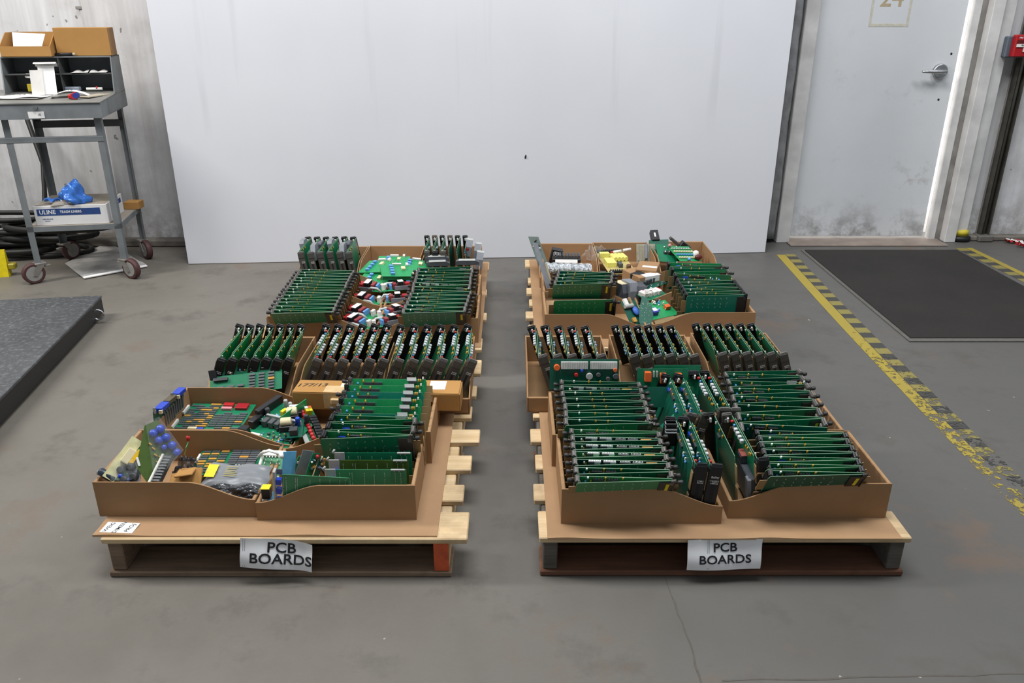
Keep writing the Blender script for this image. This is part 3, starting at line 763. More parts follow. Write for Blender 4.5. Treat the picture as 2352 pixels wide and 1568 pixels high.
# tape-side sign pallet, outer column
stack('outer front box, ' + P_RF, 'green cards in outer front box', ((1091, 1880), (990, 1838), 14), (31, 23), 'R', (G2, G1, G3, G1, G3, G1, G2), ('std', 'std', 'analog', 'std'), ('black',), ('yellow',), xlim=(-9, 1.054))
stack('outer second box, ' + P_RF, 'green cards in outer second box', ((977, 1800), (852, 1750), 14), (26, -2), 'L', (G6, G1, G1, G1, G2, G1, G1), ('std', 'std', 'plain', 'std', 'std', 'logic'), ('grey',), xlim=(-9, 1.039))
# scale-side sign pallet, aisle second box
stack('front half of aisle second box, ' + P_LF, 'green cards in front half of aisle second box', ((1004, 858), (956, 872), 6), (12, 8), 'R', (G1, G5, G1), ('analog', 'analog', 'logic'), ('grey', 'black'), xlim=(-9, -0.267))
stack('rear half of aisle second box, ' + P_LF, 'green cards in rear half of aisle second box', ((950, 893), (870, 896), 6), (-12, -16), 'L', (G6, G5, G5), ('logic',), ('black', 'grey'), depth=.012, xlim=(-9, -0.267), alternate=False)
# scale-side rear pallet
stack('outer front box, ' + P_LB, 'green cards in outer front box at rear', ((718, 688), (664, 722), 14), (37, 22), 'R', (G1, G1, G5, G1, G6, G3), ('std', 'std', 'plain'), ('grey',), ('yellow',), xlim=(-1.047, 9))
stack('outer second box, ' + P_LB, 'green cards in outer second box at rear', ((660, 726), (620, 748), 13), (31, 23), 'L', (G3, G1, G6, G1, G6), ('plain', 'std'), ('grey',), xlim=(-1.053, 9))
stack('aisle front box, ' + P_LB, 'green cards in aisle front box at rear', ((717, 995), (667, 1015), 12), (34, 22), 'R', (G6, G1, G1, G6, G3), ('std', 'std', 'plain'), ('grey',), ('yellow',), xlim=(-9, -0.157))
stack('aisle second box, ' + P_LB, 'green cards in aisle second box at rear', ((661, 1020), (614, 1030), 12), (30, 15), 'L', (G1, G3, G1, G1, G6, G1), ('logic', 'eprom', 'std', 'std', 'plain'), ('grey',), xlim=(-9, -0.163))
# tape-side rear pallet
stack('aisle second box, ' + P_RB, 'green cards in aisle second box at rear', ((652, 1338), (624, 1345), 8), (24, 16), 'R', (G1, G1, G1, G6), ('logic', 'std', 'std'), ('grey',), ('yellow',), xlim=(0.157, 9))
stack('outer front box, ' + P_RB, 'green cards in outer front box at tape-side rear', ((678, 1660), (642, 1640), 10), (6, 12), 'R', (G6, G1, G3, G1, G3), ('plain', 'std', 'analog'), ('black',), xlim=(-9, 1.057))
stack('outer second box, ' + P_RB, 'green cards in outer second box at tape-side rear', ((630, 1632), (604, 1602), 5), (10, 4), 'L', (G3, G5, G1), ('analog', 'plain'), ('black', 'grey'), xlim=(-9, 1.063))
card('bare', T(XOF(1335, 3.31, .27), 3.345, FZ + .001) @ RX(14) @ RZ(182), 'lone green card with yellow label in otherwise empty kraft carton, ' + P_RB, 'lone card', G5, 'black', .022, -1, ('yellow',))

# cards stood lengthwise in the rear boxes, in back-to-back pairs: one end plate towards the camera, the other towards the wall
def file_cards(place, group, n, px0, px1, yc, lean, boards, kind, plate=('black',), depth=.030, desc='card', knob=False, skip=(), stagger=0.012, sc=1.0):
    """px0, px1: photo columns of the first and last wall-side plate tops"""
    zt = FZ + CH * math.cos(D2R(lean)) + depth * abs(math.sin(D2R(lean)))
    yf = yc + .145
    sh = CH * math.sin(D2R(lean))
    x0, x1 = XOF(px0, yf, zt) - sh, XOF(px1, yf, zt) - sh
    edge = 'aisle' if (P_RF in place or P_RB in place) else 'outer'
    made = []
    k = 0
    for i in range(n):
        x = x0 + (x1 - x0) * i / max(1, n - 1) + depth / 2
        seat = depth * abs(math.sin(D2R(lean))) + .0012
        for w, dx, yaw, dy in (('f', -.0055, -90, stagger), ('n', 0, 90, -stagger)):
            if (i, w) in skip: continue
            M = T(x + dx, yc + dy + R.uniform(-.004, .004), FZ + seat) @ RY(lean) @ RZ(yaw) @ Matrix.Diagonal((sc, 1, 1, 1))
            wd = 'sign-side' if w == 'n' else 'wall-side'
            made.append(card(kind[k % len(kind)], M, f'{nth(k)} {desc} from {edge} edge, plate {wd}, {place}', group, boards[k % len(boards)], plate[k % len(plate)], depth, 1,
                 solder=False, knob=knob, printed='near' if w == 'n' else 'far'))
            k += 1
    return made
file_cards('outer rear box, ' + P_LF, 'green cards filed lengthwise in outer rear box', 7, 552, 694, 2.815, 20, (G5, G5, G1), ('plain',), ('black',), .029, stagger=.014)
file_cards('middle rear box, ' + P_LF, 'black-plated cards in middle rear box', 6, 752, 892, 2.815, 23, (G1, G3), ('white',), ('black', 'grey'), .031)
file_cards('aisle rear box, ' + P_LF, 'black-plated cards in aisle rear box', 6, 924, 1078, 2.81, 23, (G1, G1), ('white',), ('black', 'grey'), .031)
file_cards('aisle rear box, ' + P_RF, 'black-plated cards in aisle rear box by tape', 5, 1222, 1345, 2.82, -18, (G2, G2), ('white', 'analog'), ('black', 'grey'), .032)
file_cards('middle rear box, ' + P_RF, 'black-plated cards in middle rear box by tape', 6, 1415, 1542, 2.825, -18, (G2, G1), ('analog', 'plain'), ('black', 'grey'), .029)
file_cards('outer rear box, ' + P_RF, 'black-plated cards in outer rear box by tape', 6, 1601, 1728, 2.845, -18, (G1, G2), ('plain',), ('black', 'grey'), .029)
file_cards('outer rear box, ' + P_LB, 'black-plated cards in outer rear box at rear', 6, 708, 812, 4.15, -8, (G3, G1), ('module', 'plain', 'plain', 'module', 'module_light', 'plain'), ('black', 'grey'), .032)
file_cards('aisle rear box, ' + P_LB, 'black-plated cards in aisle rear box at rear', 6, 982, 1070, 4.18, -3, (G2, G1), ('analog',), ('black', 'grey', 'brown', 'black'), .027, skip=((3, 'n'), (4, 'n'), (5, 'n')))
duo = file_cards('inner end of aisle front box, ' + P_RF, 'black-plated modules between the two card files, aisle front box', 2, 1543, 1573, 2.057, 5, (G2, G1), ('analog', 'white'), ('black',), .033, stagger=0, sc=.96)
_mk = Matrix(((0, 0, -1, CX0 - .0046), (-1, 0, 0, -.0165), (0, 1, 0, CH - .036), (0, 0, 0, 1)))
_fp = [c for c in duo[3].children if c.name.startswith('face_plate')][0]
text('maker_lettering', 'Bailey', .0095, PAP, _fp, _mk, .0002)
text('type_lettering', 'CONTROL\nI/O\nMODULE', .0055, PAPG, _fp, _mk @ T(0, -.016, 0), .0002)

file_cards('inner end of outer front box, ' + P_RF, 'black-plated modules between the two card files, outer front box', 2, 1632, 1672, 2.084, -7, (G2, G1, G2, G1), ('plain', 'white', 'analog'), ('black', 'grey'), .03, stagger=0, sc=.96, skip=((0, 'n'),))
file_cards('inner end of aisle second box, ' + P_RF, 'black-plated modules between the card files, aisle second box', 2, 1531, 1561, 2.365, 15, (G2, G1), ('analog', 'white'), ('black', 'grey'), .031, stagger=0, sc=.96)
file_cards('inner end of outer second box, ' + P_RF, 'black-plated modules between the card files, outer second box', 2, 1598, 1622, 2.396, 2, (G2, G1), ('white', 'analog'), ('black', 'grey'), .031, stagger=0, sc=.96)

# ------------------------------------------------------------------ loose boards and parts
def board3(name, label, cat, bl, br, tl, board=G1, th=.0018, group=None, edge=None):
    """a bare board thing lying in the plane of three corner points; returns thing, width, height. Its children use board coordinates"""
    M, w, h = frame3(bl, br, tl)
    t = thing(name, label, cat, M, group)
    part('circuit_board', MB().box((0, 0, 0), (w, h, th)), board, t)
    if edge:
        for a, b in ((.08, .45), (.52, .92)): part('edge_connector', MB().box((w, h * a, 0), (w + .010, h * b, th * .9)), TAN, t)
    return t, w, h
def chips(t, w, h, x0, x1, y0, y1, nx, ny, sx, sy, sz, m=None, shape='d', name='chip', rot=0, skip=0.0, th=.0018, alt=None, alt_p=0.0):
    for j in range(ny):
        for i in range(nx):
            if R.random() < skip: continue
            x = w * (x0 + (x1 - x0) * (i + .5) / nx); y = h * (y0 + (y1 - y0) * (j + .5) / ny)
            mm = alt if alt is not None and R.random() < alt_p else m
            if mm is not None and shape == 'd':
                comp(t, 'resistor_network' if mm is AMB else name, 'b', x, y, th, sx, sy, sz, mm, rot)
            else: comp(t, name, shape, x, y, th, sx, sy, sz, mm, rot)
def scatter(t, w, h, x0, x1, y0, y1, n, seed, th=.0018, big=.012):
    r = random.Random(seed)
    for _ in range(n):
        x, y = w * r.uniform(x0, x1), h * r.uniform(y0, y1)
        k = r.choice('ccbbhs')
        s_ = r.uniform(.4, 1) * big
        m_ = r.choice([SIL, CHIP, LGR, GOLD, WHT, CHIPG, LBLU, CRM, PINS])
        nm = {'c': 'capacitor', 'b': 'component_block', 'h': 'lying_capacitor', 's': 'bead_capacitor'}[k]
        comp(t, nm, k, x, y, th, s_ * (1.6 if k == 'h' else .8), s_ * .7, s_ * (1.3 if k == 'c' else .7), m_, r.choice((0, 90, 20)))

# --- outer front box of the scale-side sign pallet
LFA = 'outer front box, scale-side sign pallet'
t, w, h = board3('chip_board', 'flat green board with amber chips behind grey bag, ' + LFA, 'circuit board', AZ(432, 1092, .165), AZ(592, 1090, .165), AZ(452, 1036, .172), G1, .002)
chips(t, w, h, .03, .44, .05, .97, 3, 9, .024, .0085, .005, None, alt=AMB, alt_p=.35)
chips(t, w, h, .48, .90, .35, .98, 3, 7, .028, .010, .006, None, alt=AMB, alt_p=.1)
comp(t, 'white_socket', 'b', w * .30, h * .12, .002, .022, .020, .008, PAP)
comp(t, 'lever_connector', 'b', w * .02, h * .6, .002, .006, .05, .008, WHT)
chips(t, w, h, .62, .9, .02, .3, 6, 1, .007, .04, .010, LGR, 'b', 'film_capacitor')
def drape(name, label, cat, bl, br, tl, m, puff=.02, seed=1, crumple=.006, group=None, flat=.0):
    M, w, h = frame3(bl, br, tl)
    r = random.Random(seed); ph = [r.uniform(0, 6) for _ in range(8)]
    def f(u, v, s_=1):
        e = min(u, 1 - u, v, 1 - v)
        z = puff * (1 - math.exp(-e * 9)) + crumple * (math.sin(u * 9 + ph[0] + 3 * v) * math.sin(v * 7 + ph[1]) + .6 * math.sin(u * 21 + v * 13 + ph[2]) + .4 * math.sin(v * 31 - u * 11 + ph[3]))
        x = w * u + .004 * math.sin(v * 9 + ph[4]); y = h * v + .004 * math.sin(u * 11 + ph[5])
        return (x, y, max(flat, z) if s_ > 0 else flat - .001)
    mb = MB(); mb.grid(lambda u, v: f(u, v), 28, 22)
    t = thing(name, label, cat, M, group)
    part('film', mb, m, t)
    return t, w, h
t, w, h = drape('antistatic_bag', 'grey antistatic bag with yellow caution sticker, ' + LFA, 'bag', AZ(458, 1122, .192), AZ(606, 1128, .186), AZ(498, 1064, .215), ANTI, .016, 3, .0013)
part('caution_sticker', MB().bbox((.004, h * .30, .016), (.034, h * .80, .0175), .0004), YEL, t)
pr = MB()
for j in range(6): pr.box((w * .32, h * (.35 + j * .07), .0195), (w * .32 + R.uniform(.02, .045), h * (.35 + j * .07) + .002, .020))
part('printed_notice', pr, mat('faded_yellow_print', 'a79a4e', .6), t)
t, w, h = drape('dark_film_bag', 'shiny dark film bag folded under the grey antistatic bag, ' + LFA, 'bag', AY(478, 1160, 1.952), AY(594, 1160, 1.952), AY(500, 1112, 1.99), DFILM, .012, 5, .006)
PD, PC, PB = AY(345, 1118, 1.962), AY(414, 1037, 2.06), AY(361, 964, 2.085)
M, w, h = frame3(PD, PC, PB); MI = M.inverted(); NV = M.to_3x3() @ Vector((0, 0, 1))
def on_board(px, py):
    o_ = Vector((0, 0, CAM_H)); d_ = AZ(px, py, 0) - o_
    return MI @ (o_ + d_ * ((PD - o_).dot(NV) / d_.dot(NV)))
t = thing('capacitor_board', 'green board with large blue capacitors in clear sleeve, ' + LFA, 'circuit board', M)
ol = [tuple(on_board(*q)[:2]) for q in ((345, 1118), (414, 1037), (361, 964), (332, 977), (313, 1072))]
part('circuit_board', MB().prism(ol, -.002, .0, 'z'), G4, t)
for px, py, s_ in ((351, 996, .024), (367, 986, .026), (380, 1006, .026), (364, 1012, .024), (394, 1024, .026), (376, 1028, .018), (405, 1040, .024)):
    q = on_board(px, py); comp(t, 'blue_capacitor', 's', q.x, q.y, 0, s_, s_, s_ * .8, BLUE)
for px, py in ((352, 1030), (357, 1045), (362, 1062), (368, 1050), (345, 1020), (372, 1068)):
    q = on_board(px, py); comp(t, 'gold_pin', 'b', q.x, q.y, 0, .004, .010, .006, GOLD)
q = on_board(317, 1060); comp(t, 'white_tab', 'b', q.x, q.y, 0, .006, .026, .004, WHT, -35)
sl = [tuple(on_board(*q_)[:2]) for q_ in ((352, 1112), (418, 1036), (362, 960), (331, 974))]
part('clear_sleeve', MB().add([(x, y, .024) for x, y in sl] , [(0, 1, 2, 3)]).add([(*sl[1], .0), (*sl[2], .0), (*sl[2], .024), (*sl[1], .024)], [(0, 1, 2, 3)]), CLEAR, t)
t, w, h = board3('edge_framed_board', 'leaning green board with cream edge strip, ' + LFA, 'circuit board', AY(300, 1120, 1.957), AY(357, 1042, 2.035), AY(264, 1060, 1.985), G5, .003)
part('cream_edge', MB().box((-.01, h - .03, -.004), (w + .01, h + .004, .006)), mat('cream_edge', 'd0cb9a', .5), t)
comp(t, 'white_block', 'b', w * .62, h * .72, .003, .045, .022, .014, CRM); comp(t, 'yellow_block', 'b', w * .68, h * .50, .003, .045, .012, .014, mat('amber_yellow', 'e6b81f', .4))
scatter(t, w, h, .1, .6, .2, .6, 10, 4, .003, .010)
for v in (.1, .4): comp(t, 'blue_capacitor', 's', w * .12, h * v + .01, .003, .015, .015, .014, BLUE)
t, w, h = board3('knob_panel', 'grey panel with black knurled knobs in clear bag, ' + LFA, 'control panel', AY(264, 1128, 1.952), AY(322, 1126, 1.955), AY(258, 1060, 1.995), mat('grey_panel', '9a9c9e', .5), .004)
for u, v in ((.30, .72), (.66, .80), (.44, .38), (.80, .48), (.60, .22)):
    mb = MB(); mb.tube([(0, 0, 0), (0, 0, .006), (0, 0, .018), (0, 0, .020)], [.012, .012, .010, .008], 14)
    part('knob', mb, CHIP, t, T(w * u, h * v, .004))
part('clear_bag', MB().grid(lambda u, v: (w * u, .03 + h * .7 * v, .026 + .005 * math.sin(u * 13 + v * 7)), 12, 10), CLEAR, t)
hb = MB(); a, b = AY(228, 1080, 1.965), AY(266, 1104, 1.955)
hb.tube([a, a.lerp(b, .1), a.lerp(b, .5), a.lerp(b, .9), b], [.007, .012, .012, .010, .004], 12)
t = thing('rubber_handle', 'dark blue-black rubber handle at corner of ' + LFA, 'handle')
part('grip', hb, mat('dark_blue_rubber', '1d2a38', .35), t)
part('chrome_ferrule', MB().tube([a + Vector((-.004, 0, -.012)), a + Vector((-.001, 0, -.002))], .006, 10), SIL, t)
def bar3(name, label, cat, p0, p1, wd, ht, m, group=None):
    d = (p1 - p0); L = d.length; d.normalize()
    s_ = d.cross(Vector((0, 0, 1))).normalized(); u = s_.cross(d)
    M = Matrix((d, -s_, u)).transposed().to_4x4(); M.translation = p0
    t = thing(name, label, cat, M, group)
    part('body', MB().bbox((0, -wd / 2, 0), (L, wd / 2, ht), .002), m, t)
    return t, L
t, L = bar3('rail_connector', 'long connector strip in clear rails beside the blue-capacitor board, ' + LFA, 'connector', AY(358, 1112, 1.95) + Vector((0, 0, -.01)), AY(392, 1052, 2.04), .022, .018, CHIP)
part('clear_rail', MB().bbox((-.004, .011, -.002), (L, .019, .024), .002), mat('milky_rail', 'b9b6ae', .3), t)
for i in range(9): part('contact_rib', MB().box((L * (.08 + i * .1), -.012, .018), (L * (.08 + i * .1) + .004, .010, .021)), CHIPG, t)
t, w, h = drape('black_film_scrap', 'crumpled black film scrap behind kraft packing, ' + LFA, 'film scrap', AZ(398, 1100, .185), AZ(444, 1098, .185), AZ(412, 1056, .205), DFILM, .02, 11, .012)
t = thing('kraft_packing', 'folded torn kraft card packing beside grey antistatic bag, ' + LFA, 'packing')
for i, (p, q, r_) in enumerate((((386, 1116), (424, 1114), (398, 1086)), ((410, 1116), (460, 1114), (432, 1074)), ((398, 1094), (440, 1088), (404, 1078)))):
    M, w, h = frame3(AY(*p, 1.953 + .004 * i), AY(*q, 1.953 + .004 * i), AY(*r_, 1.99 + .006 * i))
    part('folded_flap', MB().bbox((0, 0, -.006), (w, h, .0), .002), KRAFTY, t, M)
t, w, h = board3('power_supply_board', 'green board in white frame by white cables, ' + LFA, 'power supply', AZ(592, 1098, .165), AZ(640, 1100, .165), AZ(606, 1042, .205), G3, .004)
part('white_frame', MB().bbox((-.005, -.02, -.008), (w + .004, .004, .012), .002).bbox((-.005, h - .012, -.008), (w + .004, h + .008, .012), .002).bbox((-.008, -.02, -.008), (.001, h + .008, .010), .002), WHT, t)
chips(t, w, h, .1, .95, .1, .9, 6, 6, .002, .006, .006, SOLD, 'b', 'solder_pin', skip=.45, th=.004)
cb = MB()
for k in (0, 1):
    cb.tube([AZ(592 + 3 * k, 1050, .19), AZ(600 + 3 * k, 1040, .222), AZ(618, 1033 + 2 * k, .238), AZ(634, 1038 + 2 * k, .232), AZ(641, 1046, .215)], .0036, 8)
solo('white_cable', cb, WHT, 'two white cables looping above the white-framed board, ' + LFA, 'cable')
wr = MB().tube([AZ(424, 1044, .185), AY(427, 1030, 2.15), AY(432, 1016, 2.16), AY(431, 1010, 2.16)], .0016, 6)
t = thing('test_lead', 'thin green wire with red tips standing up, ' + LFA, 'wire')
part('wire', wr, LIME, t); part('red_tip', MB().tube([AY(431, 1012, 2.16), AY(430, 1002, 2.16)], .0038, 8).tube([AY(434, 1012, 2.165), AY(434.5, 1003, 2.165)], .003, 8), RED, t)

# --- outer second box of the scale-side sign pallet
LFC = 'outer second box, scale-side sign pallet'
t, w, h = board3('connector_board', 'green board with blue ribbon connectors standing upright, ' + LFC, 'circuit board', AY(357, 1004, 2.275), AY(424, 942, 2.50), AY(344, 952, 2.262), G2, .002)
for u in (.22, .80):
    comp(t, 'blue_connector', 'b', w * u, h * .98, -.006, w * .27, .014, .026, BLUE); comp(t, 'white_block', 'b', w * u - .03, h * .93, .012, .010, .012, .010, CRM)
    comp(t, 'latch_clip', 'b', w * (u - .2), h * 1.04, .0, .006, .02, .008, SIL)
comp(t, 'metal_bracket', 'b', w * .5, h * .99, -.004, w * .26, .014, .022, mat('dark_brass', '6b6350', .4, .5))
for i in range(9):
    comp(t, 'chip', 'd', w * (.30 + .075 * i), h * (.5 if i > 4 else .38), .002, .010, .060, .006)
t, w, h = board3('processor_board', 'large flat chip board with three red blocks, ' + LFC, 'circuit board', AZ(395, 990, .178), AZ(548, 993, .178), AZ(428, 927, .188), G1, .002)
chips(t, w, h, .03, .30, .04, .92, 3, 12, .024, .0075, .005, None, skip=.10, alt=AMB, alt_p=.12)
chips(t, w, h, .31, .46, .12, .98, 2, 12, .019, .0080, .005, None, alt=AMB, alt_p=.5)
chips(t, w, h, .48, .97, .06, .66, 4, 8, .026, .0085, .005, None, skip=.08, alt=AMB, alt_p=.1)
comp(t, 'red_block', 'b', w * .60, h * .90, .002, .036, .020, .012, RED); comp(t, 'red_block', 'b', w * .60, h * .78, .002, .036, .014, .010, mat('pale_red', 'd98a90', .35)); comp(t, 'red_block', 'b', w * .82, h * .86, .002, .042, .034, .010, mat('dark_red', '9c1c26', .4))
for v in (.2, .72): comp(t, 'lever_connector', 'b', -.004, h * v, .002, .007, .05, .010, WHT)
comp(t, 'blue_socket', 'b', w * .42, h * .03, .002, .022, .010, .010, BLUE); comp(t, 'cream_block', 'b', w * .30, h * .04, .002, .03, .012, .010, CRM)
t, w, h = board3('relay_board', 'green board with row of five black relays, ' + LFC, 'circuit board', AZ(550, 1008, .19), AZ(660, 1034, .185), AZ(590, 946, .205), G1, .002)
for i in range(5):
    comp(t, 'relay', 'b', w * (.20 + i * .135), h * .62, .002, .018, .028, .024, CHIPG)
part('metal_rail', MB().bbox((w * .12, h * .76, .002), (w * .85, h * .82, .028), .001), LGR, t)
comp(t, 'heat_sink', 'b', w * .02, h * .55, .002, .022, .05, .03, BLK); comp(t, 'heat_sink', 'b', w * .02, h * .16, .002, .030, .026, .03, BLK)
comp(t, 'tall_capacitor', 'c', w * .10, h * .86, .002, .018, .018, .040, CHIP); comp(t, 'white_capacitor', 'h', w * .24, h * .18, .002, .036, .014, .014, WHT)
comp(t, 'tall_capacitor', 'c', w * .90, h * .92, .002, .016, .016, .040, CHIP)
scatter(t, w, h, .30, .97, .05, .5, 46, 21, .002, .011)
t, w, h = board3('heat_sink_board', 'green board with heat sink and yellow capacitor, ' + LFC, 'circuit board', AZ(580, 962, .215), AZ(648, 985, .205), AZ(604, 912, .225), G1, .002)
comp(t, 'heat_sink', 'b', w * .10, h * .55, .002, .020, h * .95, .030, BLK)
for u, v, m_ in ((.42, .85, LGR), (.62, .8, LGR), (.80, .62, DGR)): comp(t, 'tall_capacitor', 'c', w * u, h * v, .002, .014, .014, .032, m_)
comp(t, 'yellow_capacitor', 'b', w * .66, h * .5, .002, .012, .026, .026, YEL); comp(t, 'light_blue_capacitor', 's', w * .56, h * .34, .002, .014, .014, .014, LBLU)
part('upright_daughter_board', MB().box((w * .96, 0, .002), (w * .98, h * 1.05, .045)), G5, t)
scatter(t, w, h, .2, .9, .05, .5, 18, 33, .002, .010)
t, w, h = board3('transformer_board', 'small board with two cream wound transformers, ' + LFC, 'circuit board', AZ(645, 1008, .205), AZ(694, 1004, .205), AZ(668, 945, .212), G2, .002)
for u, v in ((.42, .70), (.22, .32)):
    comp(t, 'transformer_core', 'b', w * u, h * v, .002, .044, .040, .020, BLK); comp(t, 'transformer_winding', 'h', w * u, h * v, .018, .034, .030, .026, CRM)
comp(t, 'white_capacitor', 'h', w * .5, h * .95, .01, .034, .02, .02, WHT); comp(t, 'blue_capacitor', 'c', w * .75, h * .42, .002, .016, .016, .03, BLUE)
comp(t, 'relay', 'b', w * .6, h * .12, .002, .026, .026, .022, CHIP); comp(t, 'pin_block', 'b', w * .8, h * .85, .002, .012, .05, .02, BLK)
scatter(t, w, h, .1, .9, .02, .3, 8, 9)

# --- aisle front box of the scale-side sign pallet: pale boards with solder rows
LFB = 'aisle front box, scale-side sign pallet'
def solder_rows(t, w, h, cols, th, y0=.05, y1=.93):
    for i, u in enumerate(cols):
        mb = MB(); n = 22
        for k in range(n):
            if (k + i * 3) % 11 == 0: continue
            y = h * (y0 + (y1 - y0) * k / n); mb.box((w * u - .0007, y, th), (w * u + .0007, y + h * .022, th + .0008))
        part('solder_row', mb, SOLD, t)
COLS = (.05, .19, .225, .40, .54, .69, .84, .92)
def pale_board(nth_, py, pxl, pxr, H, y, m, lean=6, extra=''):
    z = FZ + H * math.cos(D2R(lean))
    t, w, h = None, None, None
    xl, xr = XOF(pxl, y, z), XOF(pxr, y, z)
    yb_ = y - H * math.sin(D2R(lean))
    bl, br, tl = Vector((xl, yb_, FZ + .001)), Vector((xr, yb_, FZ + .001)), Vector((xl, y, z))
    t, w, h = board3('solder_side_board', f'{nth_} green board showing white solder rows{extra}, {LFB}', 'circuit board', bl, br, tl, m, .0018, 'boards with white solder rows')
    solder_rows(t, w, h, COLS, .0018)
    part('edge_connector', MB().box((w, .012, 0), (w + .012, h * .62, .0017)), TAN, t)
    part('stiffener', MB().bbox((w * .78, h - .003, .0), (w * .98, h + .002, .006), .001), LGR, t)
    comp(t, 'solder_blob', 's', w * .83, h * .95, .0018, .004, .004, .002, SIL); comp(t, 'solder_blob', 's', w * .90, h * .95, .0018, .004, .004, .002, SIL)
    part('front_bracket', MB().bbox((-.034, h * .2, -.010), (-.004, h * .98, -.006), .001), LGR, t)
    hl = MB(); hl.tube([(-.034, h * .98, 0), (-.036, h * 1.02, .004), (-.030, h * 1.08, .002)], .003, 8)
    part('card_puller', hl, LGR, t)
    comp(t, 'blue_connector', 'b', -.012, h * .70, -.008, .014, .016, .010, BLUE)
    return t
pale_board('foremost', 1077.5, 772, 933, .125, row_y(1077.5, FZ + .1243), G3, 6)
pale_board('second', 1056, 780, 938, .130, row_y(1056, FZ + .1293), G4, 6, ' on olive mask')
pale_board('third', 1039, 793, 946, .135, row_y(1039, FZ + .1343), G1, 6)
pale_board('rearmost', 1021.6, 788, 941, .140, row_y(1021.6, FZ + .1392), G1, 6)
bl = AY(650, 1152, 1.936); br = AY(800, 1160, 1.944)
t, w, h = board3('bracketed_board', 'green board with grey bracket and blue sockets, ' + LFB, 'circuit board', bl, br, AY(643, 1088, 1.93), G3, .0018)
solder_rows(t, w, h, (.02, .06, .20, .23, .42, .57, .72, .87, .95), .0018)
part('grey_bracket', MB().bbox((-.024, -.005, -.012), (-.017, h * 1.12, .010), .001), LGR, t)
part('bracket_flange', MB().bbox((-.017, h * .9, -.012), (-.001, h * 1.1, -.009), .001), mat('slate_bracket', '6b7482', .4), t)
for v in (.78, .45, .10): comp(t, 'blue_socket', 'b', -.008, h * v, -.002, .014, .018, .014, BLUE)
def lean_board(name, label, cat, p, q, r_, Y0, Y1, m, th=.003, n=0, seed=0, group=None):
    t, w, h = board3(name, label, cat, AY(*p, Y0), AY(*q, Y1), AY(*r_, (Y0 + Y1) / 2 + .02), m, th, group)
    if n: scatter(t, w, h, .1, .9, .2, .95, n, seed, th, .010)
    return t, w, h
SKY = mat('light_blue_laminate', '5fa3cc', .4)
t, w, h = lean_board('blue_card', 'light blue rectangular card leaning on inner end, ' + LFB, 'card', (646, 1090), (676, 1088), (668, 1036), 2.02, 2.04, SKY, .003)
part('white_standoff', MB().tube([(.0, h * .82, .002), (-.012, h * .82, .002)], .006, 10), WHT, t)
t, w, h = lean_board('blue_card', 'small light blue card with white stand-off, ' + LFB, 'card', (610, 1158), (626, 1158), (622, 1128), 1.945, 1.955, SKY, .003)
part('white_standoff', MB().tube([(0, h * .4, .003), (-.012, h * .4, .003)], .007, 10), WHT, t)
t, w, h = lean_board('grey_plate', 'plain grey plate leaning between small boards, ' + LFB, 'plate', (676, 1092), (702, 1094), (708, 1034), 2.03, 2.05, GRY, .002)
t, w, h = lean_board('small_board', 'small green board with black relays left of grey plate, ' + LFB, 'circuit board', (664, 1092), (680, 1090), (694, 1046), 2.06, 2.09, G5, .002, 9, 2)
t, w, h = lean_board('small_board', 'small green board with red bulb and silver parts, ' + LFB, 'circuit board', (700, 1092), (716, 1092), (724, 1040), 2.02, 2.04, G1, .002, 14, 6)
comp(t, 'red_bulb', 's', w * .5, h * .9, .004, .012, .012, .012, RED)
t, w, h = lean_board('small_board', 'small dark board with amber part beside the red-bulb board, ' + LFB, 'circuit board', (719, 1093), (731, 1093), (738, 1046), 2.02, 2.04, G2, .002, 10, 8)
comp(t, 'amber_capacitor', 'b', w * .7, h * .75, .002, .008, .02, .008, AMB)
t, w, h = lean_board('vertical_board', 'upright green board with square chip, ' + LFB, 'circuit board', (748, 1082), (782, 1074), (744, 1016), 2.115, 2.13, G1, .002)
comp(t, 'square_chip', 'b', w * .35, h * .82, .002, .016, .018, .004, CHIP)
chips(t, w, h, .1, .95, .1, .65, 5, 6, .003, .005, .002, SOLD, 'b', 'solder_pad', th=.002)
part('amber_edge', MB().box((-.012, 0, 0), (0, h, .002)), mat('amber_edge', '8f6f22', .5), t)
t = thing('yellow_topped_relay', 'black relay with yellow top beside bracketed board, ' + LFB, 'relay', T(*AY(612, 1128, 1.952)))
part('relay_body', MB().bbox((-.012, -.012, -.02), (.012, .012, .012), .002), BLK, t); part('yellow_top', MB().bbox((-.0125, -.0125, .012), (.0125, .0125, .016), .001), YEL, t)
t = thing('orange_plug', 'orange plug on black lead among small boards, ' + LFB, 'plug', T(*AY(754, 1088, 2.0)))
part('plug_body', MB().bbox((-.009, -.008, -.01), (.009, .008, .012), .003), ORG, t)
part('black_lead', MB().tube([(-.006, 0, -.002), (-.02, .01, .012), (-.035, .015, .010)], .006, 8), BLK, t)
# --- aisle second box: board with red lamps lying beside the card file
LFD = 'aisle second box, scale-side sign pallet'
t, w, h = board3('lamp_board', 'board with column of red lamps, ' + LFD, 'circuit board', AZ(702, 1024, .175), AZ(752, 1018, .165), AZ(742, 942, .200), G1, .003)
part('grey_strip', MB().bbox((0, 0, .003), (w * .22, h, .006), .001), LGR, t)
for i in range(9): comp(t, 'red_lamp', 's', w * .42, h * (.12 + i * .1), .003, .017, .019, .017, RED)
for i in range(9): comp(t, 'black_connector', 'b', w * .78, h * (.04 + i * .085), .003, .024, .012, .016, BLK)
for i, m_ in enumerate((YEL, YEL, WHT, ORG)): comp(t, 'coloured_plug', 'b', w * (.62 + .14 * (i % 2)), h * (.90 + .06 * (i // 2)), .003, .014, .018, .022, m_)

